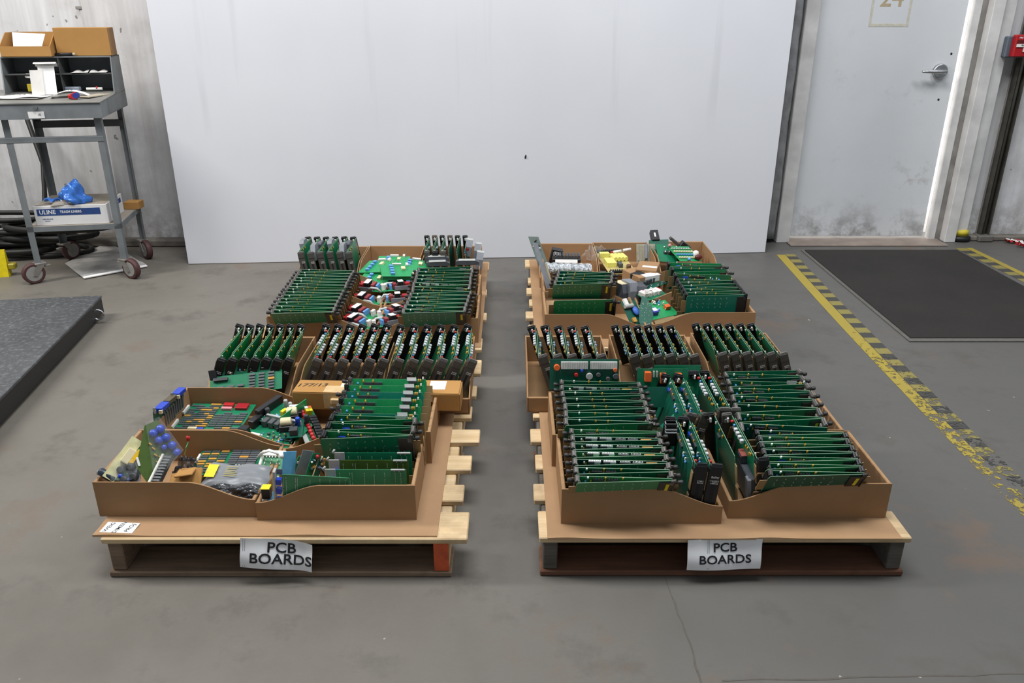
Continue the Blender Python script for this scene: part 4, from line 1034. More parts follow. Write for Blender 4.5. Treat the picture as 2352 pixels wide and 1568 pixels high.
# --- outer rear box of the scale-side sign pallet: two boards leaning in front
LFT = 'outer rear box, scale-side sign pallet'
t, w, h = board3('chip_board', 'tilted green board with grid of dark chips, ' + LFT, 'circuit board', AY(482, 912, 2.585), AY(648, 892, 2.60), AY(478, 868, 2.64), G1, .002)
comp(t, 'connector_strip', 'b', w * .15, h * .80, .002, w * .20, .012, .010, CHIP)
chips(t, w, h, .52, .92, .05, .95, 3, 6, .022, .0085, .006, None, alt=AMB, alt_p=.12)
chips(t, w, h, .08, .5, .08, .5, 3, 2, .024, .010, .006, None)
part('tan_edge', MB().box((-.008, h * .2, 0), (0, h * .9, .0018)), TAN, t)
t, w, h = board3('circuit_board_blank', 'green board directly behind the chip-grid board, ' + LFT, 'circuit board', AY(502, 905, 2.63), AY(640, 880, 2.64), AY(498, 850, 2.66), G1, .002)
t.name = 'plain_board'
scatter(t, w, h, .1, .8, .6, .95, 7, 3, .002, .008)
part('black_corner_latch', MB().bbox((-.014, h * .62, -.02), (.012, h * 1.05, .02), .002), BLK, t)

# --- kraft cartons standing in the low fronts of two rear boxes
def carton(label, bl, br, bk, z0, z1):
    """kraft carton: front-left, front-right and back-left top corners on the plane z1"""
    M, w, d = frame3(bl, br, bk)
    h = z1 - z0
    t = thing('kraft_carton', label, 'carton', M, 'kraft cartons before the rear card files')
    part('carton_body', MB().bbox((0, 0, -h), (w, d, -.001), .002), KRAFTY, t)
    part('top_flap', MB().bbox((.001, .001, -.001), (w - .001, d - .001, .0012), .0006), KRAFTY, t)
    return t, w, d, h
zc = .262
t, w, d, h = carton('kraft carton with handwritten number and tape before middle rear box, scale-side sign pallet', AZ(670, 900, zc), AZ(800, 903, zc), AZ(684, 872, zc), BZ + .062, zc)
text('handwritten_number', '177/13', .034, INK, t, T(w * .28, d * .56, .0014) @ RZ(4), .0002, shear=.2, sx=1.15)
part('clear_tape', MB().box((w * .55, .002, .0012), (w * .99, d * .55, .0016)).box((w * .55, -.0006, -h * .9), (w * .99, 0, -.001)), mat('tan_tape', 'c9ab7c', .3), t)
part('paper_label', MB().box((w * .80, d * .45, .0016), (w * 1.0, d * .98, .0020)), mat('cream_label', 'e2d6b8', .7), t)
part('torn_tape_lump', MB().bbox((w * .68, -.010, -h * .62), (w * .98, 0, -h * .28), .004), mat('tan_tape_lump', 'cfb384', .5), t)
t, w, d, h = carton('kraft carton with white label before aisle rear box, scale-side sign pallet', AZ(883, 903, zc), AZ(1054, 905, zc), AZ(886, 872, zc), BZ + .062, zc)
part('paper_label', MB().box((w * .58, d * .30, .0013), (w * .80, d * .92, .0018)), PAP, t)
part('end_flap', MB().bbox((w, .002, -h), (w + .004, d - .002, -.002), .001), KRAFTY, t)

# --- papers on the sign pallets
SIGNP = NT('creased_sign_paper'); cr = SIGNP.noise(14, 3, .5); SIGNP.base(SIGNP.ramp(cr, [(.3, lin('efeff1')), (.7, lin('f6f6f7'))])); SIGNP.rough(.5); SIGNP.bump(cr, .2, .004)
def sign(label, c, w, h, tilt, roll, curl, size, fold_side, dx):
    M = T(*c) @ RY(roll) @ RX(90 + tilt)
    t = thing('paper_sign', label, 'sign', M, None)
    def zf(x, y):
        u = x / w + .5; v = y / h + .5
        return .010 * curl * max(0, u - .72) ** 2 * 12 + .004 * math.sin(u * 5 + v * 2) + .003 * math.sin(v * 6)
    mb = MB(); mb.grid(lambda u, v: ((u - .5) * w, (v - .5) * h - .010 * curl * max(0, u - .7) * (v > .5), zf((u - .5) * w, (v - .5) * h)), 20, 10)
    part('paper', mb, SIGNP.m, t)
    for body, y in (('PCB', h * .20), ('BOARDS', -h * .16)):
        o = text('lettering', body, size, INK, t, T(dx, y, 0), .0006, sx=1.12)
        for v in o.data.vertices: v.co.z += zf(v.co.x * 1.12 + dx, v.co.y + y) + .0012
    fm = MB()
    for k, (a, b) in enumerate(((.035, .94), (.06, .98))):
        x = (-w / 2 + w * a) if fold_side < 0 else (-w / 2 + w * (.27 + .02 * k))
        fm.box((x, -h * .46, .0), (x + .0008, h * .46, .0005))
    f = part('printed_margin_line', fm, mat('grey_print', '8d8f94', .8), t)
    for v in f.data.vertices: v.co.z += zf(v.co.x, v.co.y) + .0008
    return t
sign('white PCB BOARDS paper sign with curled corner hanging on scale-side sign pallet', (-.648, 1.824, .090), .198, .088, -10, 4.5, 1, .040, -1, .012)
sign('flat white PCB BOARDS paper sign hanging on tape-side sign pallet', (.586, 1.828, .087), .205, .092, -9, -.6, 0, .034, 1, .002)
A = AZ(228, 1222, .136); B_ = AZ(303, 1225, .136); C_ = AZ(252, 1199, .136)
M, w, h = frame3(A, B_, C_)
t = thing('document_sheet', 'white printed sheet lying on cardboard at the outer corner of scale-side sign pallet', 'paper', M)
part('paper', MB().box((0, 0, 0), (w, h, .0012)), PAP, t)
for i, s_ in enumerate(('WEIG', 'DIMEN', 'PROJ')):
    text('lettering', s_, .017, mat('grey_ink', '3c3c40', .8), t, T(w * (.17 + .32 * i), h * .50, .0013) @ RZ(80), .0002, sx=1.05)

# --- tape-side sign pallet: boards at the back of the aisle second box and middle
LRA = 'aisle second box, tape-side sign pallet'
t, w, h = board3('pin_header_board', 'upright green board with long white pin rows along top, ' + LRA, 'circuit board', AY(1262, 893, 2.522), AY(1420, 893, 2.524), AY(1259, 824, 2.540), G2, .002)
for a, b in ((.16, .55), (.58, .97)):
    part('pin_header', MB().bbox((w * a, h * .68, .002), (w * b, h * .93, .010), .001), LGR, t)
    pm_ = MB(); n = 26
    for i in range(n): pm_.box((w * (a + (b - a) * (i + .2) / n), h * .69, .010), (w * (a + (b - a) * (i + .62) / n), h * .92, .0125))
    part('header_pin', pm_, WHT, t)
for u, v, m_, s_ in ((.10, .74, ORG, .022), (.38, .50, RED, .014), (.46, .64, BLUE, .010), (.57, .45, LGR, .024), (.70, .50, CHIPG, .016), (.84, .36, DGR, .016), (.95, .45, DGM, .020), (.94, .66, ORG, .014)):
    comp(t, 'component_can', 'c', w * u, h * v, .002, s_, s_, .014, m_)
LRB = 'middle of the second boxes, tape-side sign pallet'
t, w, h = board3('relay_card', 'green board with three orange-red relays, ' + LRB, 'circuit board', AY(1462, 905, 2.505), AY(1578, 905, 2.505), AY(1462, 846, 2.520), G1, .002)
for u, v in ((.20, .72), (.50, .66), (.80, .66)): comp(t, 'relay', 'b', w * u, h * v, .002, .022, .034, .018, ORG)
for u in (.32, .38): comp(t, 'white_resistor', 'b', w * u, h * .8, .002, .005, .022, .008, LGR)
t, w, h = board3('socket_card', 'green board with row of dark sockets, ' + LRB, 'circuit board', AY(1500, 905, 2.527), AY(1606, 905, 2.527), AY(1500, 838, 2.545), G1, .002)
for i in range(6): comp(t, 'dark_socket', 'b', w * (.68 + .05 * i), h * .76, .002, .007, .014, .010, CHIP)
t, w, h = board3('terminal_card', 'dark green board with bright green terminal blocks, ' + LRB, 'circuit board', AY(1452, 935, 2.44), AY(1592, 935, 2.44), AY(1452, 888, 2.46), G2, .002)
for u, v in ((.06, .62), (.12, .40), (.88, .70), (.90, .42)): comp(t, 'green_terminal', 'b', w * u, h * v, .002, .020, .026, .022, LIME)
t, w, h = board3('teal_board', 'teal pointed green board leaning between black modules, ' + LRB, 'circuit board', AY(1556, 1022, 2.20), AY(1601, 982, 2.215), AY(1560, 940, 2.33), G6, .002)
chips(t, w, h, .1, .9, .2, .9, 5, 6, .002, .003, .001, SOLD, 'b', 'solder_pad', skip=.3, th=.002)
t = thing('chrome_terminal', 'grey connector with shiny chrome clamp, ' + LRB, 'connector', T(*AY(1490, 985, 2.235)) @ RZ(-6))
part('grey_body', MB().bbox((-.019, -.03, -.05), (.019, .03, .018), .003), LGR, t)
part('chrome_clamp', MB().box((-.020, .010, .018), (-.015, .040, .042)).box((.015, .010, .018), (.020, .040, .042)).box((-.020, .036, .036), (.020, .041, .046)).box((-.020, .008, .018), (.020, .014, .024)), SIL, t)
part('brass_contact', MB().box((-.012, .016, .018), (-.006, .034, .034)).box((.006, .016, .018), (.012, .034, .034)), GOLD, t)
part('clamp_screw', MB().tube([(0, .010, .024), (0, .004, .028)], .006, 10), SIL, t)
t = thing('chrome_connector', 'shiny ribbed chrome connector block on black module, front boxes, tape-side sign pallet', 'connector', T(*AY(1541, 990, 2.13)))
for i in range(4): part('chrome_rib', MB().bbox((-.018, -.012 + .004 * i, -.004 + i * .008), (.018, .006 + .004 * i, .002 + i * .008), .002), SIL, t)
part('dark_core', MB().bbox((-.017, -.004, -.05), (.017, .022, .026), .002), BLK, t)
t = thing('grey_module', 'grey ridged plastic module with red edge, outer front box, tape-side sign pallet', 'module', T(*AY(1730, 1110, 1.985)) @ RY(-6))
part('module_body', MB().bbox((-.02, -.022, -.06), (.022, .10, .03), .003).bbox((-.02, .06, .03), (.022, .10, .055), .003), DGM, t)
part('light_frame', MB().bbox((-.024, -.028, -.05), (-.012, .0, .03), .002).bbox((-.024, -.028, -.055), (.024, .0, -.030), .002).bbox((.012, -.028, -.05), (.024, .0, .004), .002), GRY, t)
part('red_edge', MB().box((-.018, .058, .0552), (.020, .10, .058)), mat('faded_red', '9c5148', .5), t)
part('blue_plug', MB().bbox((-.008, -.03, -.08), (.012, -.015, -.058), .002), LBLU, t)
t, w, h = board3('component_scrap', 'small board end with red blue and amber parts by the low front, tape-side sign pallet', 'circuit board', AY(1622, 1168, 1.925), AY(1640, 1160, 1.94), AY(1626, 1098, 1.955), G4, .002)
for u, v, m_ in ((.5, .85, CHIP), (.4, .68, RED), (.8, .72, ORG), (.4, .45, WHT), (.6, .35, BLUE), (.8, .2, AMB)): comp(t, 'component_block', 'b', w * u, h * v, .002, .012, .020, .012, m_)

# --- scale-side rear pallet: relay trays, green boards, grey modules
def relay_tray(label, c, yaw, tilt):
    t = thing('relay_tray', label, 'relay module', T(*c) @ RZ(yaw) @ RX(tilt), 'grey relay trays between the card files')
    part('grey_tray', MB().bbox((-.075, -.028, 0), (.02, .028, .006), .002).bbox((-.075, -.030, 0), (.02, -.026, .022), .001).bbox((-.075, .026, 0), (.02, .030, .022), .001), GRY, t)
    part('green_base', MB().bbox((.02, -.03, 0), (.085, .03, .003), .001), G5, t)
    comp(t, 'red_relay', 'b', -.045, 0, .006, .026, .040, .026, RED)
    comp(t, 'white_faced_relay', 'b', -.012, 0, .006, .026, .050, .036, BLK); part('white_label', MB().box((-.025, -.024, .0422), (.001, .024, .0428)), PAP, t)
    comp(t, 'red_relay', 'b', .018, .002, .006, .018, .044, .028, DRED)
    comp(t, 'blue_capacitor', 'b', .038, .004, .003, .010, .038, .026, LBLU)
    comp(t, 'brown_capacitor', 's', .055, .012, .003, .012, .012, .018, mat('brown_cap', '6d3329', .4))
    comp(t, 'white_capacitor', 'b', .075, .006, .003, .014, .022, .030, WHT)
    part('grey_cable', MB().tube([(0, -.030, .012), (.02, -.038, .026), (.05, -.040, .026), (.066, -.034, .006)], .006, 8), mat('grey_white_sheath', 'b9bdba', .5), t)
    return t
for lab, (px, py), z, yaw, tl in (
        ('grey relay tray with white label, aisle end of outer second box, deeper', (852, 664), .20, -14, 6), ('grey relay tray nearer the low front of outer second box', (838, 693), .185, -18, 6),
        ('grey relay tray, wall-side of two, inner end of outer front box', (826, 722), .20, -28, 6), ('grey relay tray, sign-side of two, inner end of outer front box', (818, 744), .185, -32, 8),
        ('grey relay tray, wall-side of two, inner end of aisle second box', (915, 664), .20, 196, 6), ('grey relay tray, sign-side of two, inner end of aisle second box', (908, 692), .185, 192, 6),
        ('grey relay tray, wall-side of two, inner end of aisle front box', (906, 722), .20, 214, 6), ('grey relay tray, sign-side of two, inner end of aisle front box', (896, 744), .185, 208, 8)):
    relay_tray(lab + ', ' + P_LB, AZ(px, py, z), yaw, tl)
def green_pile(label, c, yaw, tx, ty, w=.17, d=.12):
    t = thing('relay_driver_board', label, 'circuit board', T(*c) @ RZ(yaw) @ RX(tx) @ RY(ty) @ T(-w / 2, -d / 2, 0), 'green boards with blue relays')
    part('circuit_board', MB().bbox((0, 0, 0), (w, d, .003), .0006), G5, t)
    part('lower_board', MB().bbox((.002, .002, -.020), (w - .002, d - .002, -.017), .0006), G5, t)
    part('edge_skirt', MB().box((.002, .002, -.017), (w - .002, .006, 0)), mat('translucent_green_skirt', '1c7a3e', .4), t)
    for i in range(4):
        comp(t, 'blue_relay', 'b', w * .32, d * (.15 + .21 * i), .003, .020, .014, .012, LBLU)
    comp(t, 'white_connector', 'b', w * .66, d * .60, .003, .020, .026, .012, CRM); comp(t, 'white_connector', 'b', w * .80, d * .93, .003, .012, .022, .012, WHT); comp(t, 'white_connector', 'b', w * .50, d * .97, .003, .045, .010, .010, WHT)
    comp(t, 'white_connector', 'b', w * .93, d * .1, .003, .016, .016, .012, CRM)
    return t
GM = 'middle rear box, scale-side rear pallet'
for lab, (px, py), z, yaw, tx, ty in (
        ('tilted green board, outermost at the back of ', (866, 612), .250, -24, 16, -10), ('green board with white connector strip, centre back of ', (905, 600), .222, 4, 8, 2),
        ('green board topmost in the centre of ', (914, 622), .262, 14, 12, 5), ('green board at aisle edge of pile, ', (953, 610), .250, -4, 12, 7),
        ('green board lowest towards the card files, ', (860, 643), .212, -20, 18, -4), ('large green board near the low front of ', (908, 646), .206, 6, 18, 0),
        ('green board near the low front, aisle corner, ', (950, 640), .218, 10, 16, 6)):
    green_pile(lab + GM, AZ(px, py, z), yaw, tx, ty)
def grey_block(label, c, yaw, size, m=GRY, red=True, tilt=0, group='grey plug-in modules', strip=None):
    t = thing('grey_module', label, 'module', T(*c) @ RZ(yaw) @ RY(tilt), group)
    sx, sy, sz = size
    part('module_body', MB().prism([(-sy / 2, 0), (sy / 2, 0), (sy / 2, sz * .8), (sy / 2 - .012, sz), (-sy / 2 + .02, sz), (-sy / 2, sz * .62)], -sx / 2, sx / 2, 'x'), m, t)
    if red: part('red_mark', MB().box((-sx * .3, -sy / 2 - .001, sz * .40), (sx * .1, -sy / 2 + .0, sz * .52)), RED, t)
    if strip is not None: part('light_strip', MB().bbox((-sx / 2 - .001, -sy / 2 + .02, sz), (sx / 2 + .001, sy / 2 - .014, sz + .002), .0005), strip, t)
    return t
GA = 'aisle rear box, scale-side rear pallet'
for lab, (px, py), yaw, tl in (('upper long grey module lying across low front', (1004, 592), 96, 0), ('lower long grey module lying across low front', (1006, 604), 97, 0), ('long grey module lying towards the aisle wall', (1074, 601), 91, 0)):
    grey_block(lab + ', ' + GA, AY(px, py, 3.99 if 'upper' not in lab else 4.02) - Vector((0, 0, .012)), yaw, (.030, .12, .022), DGM, False, tl, 'grey plug-in modules', LGR)
for lab, (px, py), z in (('grey handle block standing rearmost by aisle wall', (1094, 575), 0), ('grey handle block standing second by aisle wall', (1099, 595), 0), ('grey block tilted among brown plates', (1074, 566), 0)):
    grey_block(lab + ', ' + GA, AY(px, py, 4.20 if 'rearmost' in lab or 'brown' in lab else 4.08) - Vector((0, 0, .045)), 0, (.036, .07, .085), GRY, 'tilted' in lab, 8, 'grey plug-in modules', LGR)

# --- tape-side rear pallet
RA, RS, RT1, RT2, RT3 = ('aisle front box, ' + P_RB, 'aisle second box, ' + P_RB, 'aisle rear box, ' + P_RB, 'middle rear box, ' + P_RB, 'outer rear box, ' + P_RB)
t = thing('inner_tray', 'shallow kraft inner carton with small white label, ' + RA, 'carton', T(.155, 3.30, FZ))
part('tray_back', MB().bbox((0, .235, 0), (.285, .24, .090), .001), KRAFT2, t); part('tray_floor', MB().bbox((0, 0, 0), (.285, .235, .003), .001), KRAFT2, t)
part('tray_flap', MB().prism([(0, 0), (.235, 0), (.235, .090), (.03, .080)], .280, .284, 'x'), KRAFT2, t)
part('slanted_lid', MB().add([(.002, .225, .088), (.280, .225, .088), (.280, .09, .030), (.002, .09, .030), (.002, .225, .084), (.280, .225, .084), (.280, .09, .026), (.002, .09, .026)], [(0, 3, 2, 1), (4, 5, 6, 7), (0, 1, 5, 4), (2, 3, 7, 6), (1, 2, 6, 5), (3, 0, 4, 7)]), KRAFT2, t)
part('paper_label', MB().add([(.018, .19, .0745), (.05, .19, .0745), (.05, .145, .055), (.018, .145, .055)], [(0, 3, 2, 1)]), PAP, t)
t, w, h = board3('toroid_board', 'green board with blue toroid coil leaning at inner end, ' + RA, 'circuit board', AY(1450, 748, 3.31), AY(1482, 742, 3.36), AY(1424, 694, 3.38), G2, .002)
comp(t, 'blue_toroid', 's', w * .62, h * .52, .002, .034, .046, .018, mat('blue_coil', '3f66c0', .5)); comp(t, 'grey_capacitor', 'h', w * .3, h * .75, .002, .05, .02, .02, LGR)
comp(t, 'white_block', 'b', w * .25, h * .95, .002, .02, .03, .012, WHT); comp(t, 'amber_block', 'b', w * .3, h * .18, .002, .02, .022, .01, AMB); comp(t, 'cream_block', 'b', w * .6, h * .9, .002, .012, .05, .01, TAN)
t, w, h = board3('pointed_board', 'dark green board behind the toroid board, ' + RA, 'circuit board', AY(1440, 700, 3.45), AY(1470, 720, 3.40), AY(1432, 684, 3.47), G1, .002)
mb = MB(); mb.prism([(0, -.06), (.028, -.045), (.045, .03), (.040, .075), (.018, .115), (.0, .122), (-.016, .06), (-.02, 0)], 0, .002, 'z')
M, _, _ = frame3(AY(1478, 738, 3.335), AY(1496, 738, 3.335), AY(1480, 705, 3.38))
t = thing('curved_board', 'leaf-shaped dark green board standing between the front boxes, ' + P_RB, 'circuit board', M)
part('circuit_board', mb, G2, t)
sp_ = MB(); r_ = random.Random(5)
for _ in range(40): x, y = r_.uniform(-.008, .032), r_.uniform(-.03, .09); sp_.box((x, y, .002), (x + .0016, y + .0016, .0026))
part('solder_speckle', sp_, SOLD, t)
t, w, h = board3('component_board', 'green board with blue and orange blocks, outer front box, ' + P_RB, 'circuit board', AZ(1500, 735, .20), AZ(1560, 722, .20), AZ(1494, 696, .235), G5, .002)
comp(t, 'blue_coil_block', 'b', w * .20, h * .35, .002, .030, .034, .022, mat('violet_blue', '3c3fae', .4)); comp(t, 'white_top', 'b', w * .20, h * .35, .024, .022, .022, .002, WHT)
comp(t, 'orange_block', 'b', w * .78, h * .48, .002, .026, .022, .018, ORG); scatter(t, w, h, .05, .95, .4, 1, 22, 51, .002, .014)
t, w, h = board3('amber_panel', 'translucent amber panel leaning across inner end, outer front box, ' + P_RB, 'panel', AY(1506, 748, 3.31), AY(1582, 730, 3.315), AY(1500, 738, 3.325), mat('amber_laminate', '7d6328', .4), .003)
# grey modules and assorted parts
for lab, (px, py), yaw, m_, red in (('tan-topped grey module, first from card file', (1424, 672), 10, DGM, False), ('tall light grey module, second from card file', (1443, 668), 4, GRY, False), ('dark grey module with tan edge, third from card file', (1466, 676), -8, DGM, False)):
    grey_block(lab + ', ' + RS, AY(px, py, 3.70) - Vector((0, 0, .05)), yaw + 20, (.046, .10, .10), m_, red, 4, 'grey modules at inner end', CRM if 'tan-topped' in lab else None)
RSO = 'inner end of outer second box, ' + P_RB
t, w, h = board3('contactor_board', 'dark board with black relay row, ' + RSO, 'circuit board', AZ(1478, 672, .21), AZ(1532, 650, .225), AZ(1468, 640, .225), G2, .002)
comp(t, 'black_coil', 'b', w * .5, h * .9, .002, .06, .05, .04, BLK)
for i in range(6): comp(t, 'black_relay', 'b', w * (.25 + .12 * i), h * .45, .002, .014, .034, .026, CHIPG)
comp(t, 'orange_block', 'b', w * .06, h * .42, .002, .026, .024, .022, ORG); scatter(t, w, h, .1, .95, .05, .3, 14, 77, .002, .014)
t, w, h = board3('white_plug_board', 'board with white and red plugs, ' + RSO, 'circuit board', AZ(1485, 692, .20), AZ(1538, 680, .205), AZ(1480, 668, .212), G1, .002)
for i in range(4): comp(t, 'white_plug', 'b', w * (.12 + .2 * i), h * .5, .002, .022, .045, .022, WHT, 12); comp(t, 'red_plug', 'b', w * (.22 + .2 * i), h * .6, .002, .010, .03, .02, RED, 12)
wm_ = MB(); c0 = AZ(1489, 676, .232)
wm_.tube([c0 + Vector((.018 * math.cos(k * .9), .018 * math.sin(k * .9), .002 * k)) for k in range(16)], .003, 6)
solo('coiled_wire', wm_, WHT, 'white coiled wire on the white-plug board, ' + RSO, 'wire')
# foil bag, strip label, tall plate, black parts
FO = NT('crinkled_foil'); fn_ = FO.noise(16, 6, .75); FO.base(lin('c3c8cc')); FO.rough(.18); FO.b.inputs['Metallic'].default_value = 1.0; FO.bump(fn_, 1.0, .02)
def foil(u, v):
    x = .165 + u * .235; a = math.pi * v
    return (x, 3.905 + .032 * -math.cos(a) + .003 * math.sin(u * 60), .262 + .030 * math.sin(a) * (1 - .25 * u) + .004 * math.sin(u * 43 + v * 9) - .012 * (v < .02))
solo('foil_bag', MB().grid(foil, 60, 14), FO.m, 'shiny silver foil bag lying behind green card file, ' + RT1, 'bag')
t = thing('label_strip', 'off-white label strip lying in front of foil bag, ' + RS, 'label', T(.27, 3.845, .318) @ RZ(-3) @ RX(25))
part('strip', MB().box((-.055, -.012, 0), (.055, .012, .0015)), PAPG, t)
t, w, h = board3('tall_plate', 'tall thin grey plate with tan edge bar standing at the aisle wall, ' + P_RB, 'plate', AY(1256, 664, 3.63), AY(1266, 664, 3.655), AY(1254, 560, 3.83), GRY, .003)
part('tan_bar', MB().bbox((w, 0, -.004), (w + .012, h * .55, .012), .002), mat('tan_bar', '9a8d74', .5), t)
t, w, h = board3('edge_board', 'grey pointed board with amber and orange parts, ' + RT1, 'circuit board', AY(1247, 640, 4.05), AY(1270, 640, 4.08), AY(1256, 545, 4.30), mat('grey_green_board', '57635c', .5), .003)
scatter(t, w, h, .1, .9, .1, .9, 16, 61, .003, .014)
for v in (.75, .4, .15): comp(t, 'amber_part', 'b', w * .4, h * v, .003, .018, .02, .012, AMB if v > .2 else ORG)
t = thing('black_relay_block', 'black relay block with white print behind foil bag, ' + RT1, 'relay', T(*AY(1277, 590, 4.22)) @ RY(12))
part('relay_body', MB().bbox((-.03, -.02, -.06), (.03, .03, .045), .003), BLK, t)
part('white_print', MB().box((-.018, -.0205, .018), (.012, -.02, .034)).box((-.02, -.0205, -.004), (.010, -.02, .010)), PAPG, t)
t = thing('terminal_strip', 'black double terminal strip behind foil bag, ' + RT1, 'terminal strip', T(*AZ(1301, 592, .25)) @ RZ(-2))
part('strip_body', MB().bbox((-.075, -.03, -.02), (.075, .03, .0), .003), BLK, t)
for j in (0, 1):
    for i in range(9): comp(t, 'terminal_post', 'b', -.066 + i * .0165, -.016 + .034 * j, 0, .011, .02, .022, CHIPG)
t, w, h = drape('clear_pouch', 'crumpled clear plastic pouch at box corner beside foil bag, ' + RT1, 'bag', AZ(1332, 600, .22), AZ(1372, 598, .24), AZ(1338, 572, .25), CLEAR, .03, 15, .010)
# yellow board
t, w, h = board3('yellow_capacitor_board', 'board with pale yellow capacitors and black terminal rows, ' + RT2, 'circuit board', AZ(1400, 630, .21), AZ(1464, 628, .21), AZ(1380, 580, .215), mat('cream_board', 'b8a96c', .5), .003)
for v in (.03, .97):
    comp(t, 'terminal_row', 'b', w * .5, h * v, .003, w * .98, .018, .012, BLK)
    for i in range(12): comp(t, 'terminal_screw', 'b', w * (.06 + .08 * i), h * v, .015, .006, .010, .008, CHIPG)
comp(t, 'yellow_block', 'b', w * .24, h * .40, .003, .050, .095, .026, PYEL); comp(t, 'yellow_block', 'b', w * .22, h * .76, .003, .052, .030, .026, PYEL)
for i in range(4): comp(t, 'yellow_capacitor', 'h', w * (.50 + .13 * i), h * .62, .003, .075, .024, .028, PYEL, 96)
comp(t, 'brown_coil', 'c', w * .82, h * .22, .003, .026, .026, .02, mat('copper_brown', '6e4836', .5)); comp(t, 'dark_block', 'b', w * .55, h * .3, .003, .022, .05, .022, CHIPG); comp(t, 'red_block', 'b', w * .62, h * .86, .003, .03, .016, .018, RED)
for i, (px, py) in enumerate(((1418, 578), (1440, 574))):
    solo('white_fuse', MB().tube([AZ(px - 9, py + 1, .245), AZ(px + 9, py - 2, .25)], .008, 10), WHT, ('off-white ceramic tube, aisle-ward of two, behind yellow board, ' if i == 0 else 'off-white ceramic tube, outer of two, behind yellow board, ') + RT2, 'fuse')
t, w, h = board3('vented_plate', 'ribbed grey metal plate with clip standing at back, ' + RT2, 'plate', AY(1462, 604, 4.28), AY(1505, 604, 4.28), AY(1462, 560, 4.33), mat('beige_metal', '989481', .45, .3), .003)
for i in range(6): part('raised_rib', MB().bbox((w * (.06 + .16 * i), h * .1, .003), (w * (.13 + .16 * i), h * .92, .008), .002), mat('beige_metal', '989481', .45, .3), t)
part('centre_clip', MB().bbox((w * .44, h * .2, .008), (w * .58, h * .98, .018), .002), GRY, t)
for lab, fl_, fr_, bk_, z_ in (('kraft small carton with white stripe, wall-side of two', (1460, 618), (1508, 622), (1466, 598), .275), ('kraft small carton with torn white label, sign-side of two', (1470, 638), (1520, 630), (1468, 612), .262)):
    M, w, d = frame3(AZ(*fl_, z_), AZ(*fr_, z_), AZ(*bk_, z_))
    t = thing('small_carton', lab + ', ' + RT2, 'carton', M, 'small kraft cartons')
    part('carton_body', MB().bbox((0, 0, -.07), (w, d, 0), .002), KRAFT, t)
    part('white_label', MB().box((w * .25, d * .30, 0), (w * .95, d * .48, .0006)) if 'stripe' in lab else MB().box((w * .25, .0, .0), (w * .95, d * .30, .0006)).box((w * .25, -.0006, -.03), (w * .9, 0, 0)), PAP, t)
# outer rear box
t, w, h = board3('handled_board', 'dark green board with black handle rising above box corner, ' + RT3, 'circuit board', AY(1500, 600, 4.25), AY(1545, 598, 4.26), AY(1487, 552, 4.36), G2, .002)
part('black_handle', MB().bbox((w * .15, h * .95, -.02), (w * .55, h * 1.45, .012), .003), BLK, t); part('white_pin', MB().bbox((w * .3, h * 1.1, .012), (w * .38, h * 1.3, .014), .0005), WHT, t)
t, w, h = board3('handled_board', 'second dark green board leaning beside the handled one, ' + RT3, 'circuit board', AY(1512, 600, 4.20), AY(1556, 604, 4.21), AY(1500, 560, 4.30), G1, .002)
t, w, h = board3('capacitor_bank', 'row of dark capacitors with white tips on board, ' + RT3, 'circuit board', AZ(1522, 600, .20), AZ(1562, 600, .20), AZ(1525, 574, .235), G2, .002)
for j in (0, 1):
    for i in range(4): comp(t, 'dark_capacitor', 'c', w * (.15 + .23 * i), h * (.3 + .4 * j), .002, .020, .020, .040, CHIP); comp(t, 'white_tip', 's', w * (.15 + .23 * i), h * (.3 + .4 * j), .041, .009, .009, .006, WHT)
t, w, h = board3('resistor_board', 'green board with rows of cream resistors, ' + RT3, 'circuit board', AZ(1562, 600, .225), AZ(1612, 600, .20), AZ(1556, 566, .265), G5, .002)
for j in range(4): chips(t, w, h, .05, .95, .1 + .2 * j, .28 + .2 * j, 8, 1, .009, .018, .009, (CRM, LBLU, CRM, PINS)[j], 'h', 'resistor', 70)
comp(t, 'pink_knob', 's', w * .06, h * .95, .002, .02, .02, .02, mat('pink_knob', 'c98a8e', .5)); comp(t, 'dark_red_coil', 's', w * .85, h * .12, .002, .05, .03, .03, mat('dark_red_coil', '5f2228', .4)); comp(t, 'blue_capacitor', 's', w * .40, h * .04, .002, .02, .02, .018, LBLU)
t = thing('black_latch_block', 'black latch block standing against the back, ' + RT3, 'latch', T(*AY(1572, 566, 4.38)) @ RY(38))
part('latch_body', MB().bbox((-.03, -.02, -.04), (.03, .02, .02), .003), BLK, t); part('latch_arm', MB().bbox((-.10, -.012, -.02), (-.03, .012, -.004), .003), DGR, t)
t = thing('white_cylinder', 'small white round part in back corner of ' + RT3, 'component', T(*AZ(1598, 583, .235)))
part('cylinder', MB().tube([(0, 0, -.02), (0, 0, .012), (0, 0, .018)], [.016, .016, .008], 12), WHT, t)
t = thing('yellow_bung', 'small yellow bung by outer wall of card file, outer second box, ' + P_RB, 'bung', T(*AY(1675, 642, 3.66)))
part('cap', MB().tube([(0, 0, -.014), (0, 0, .006), (0, 0, .010)], [.012, .012, .006], 10), YEL, t)

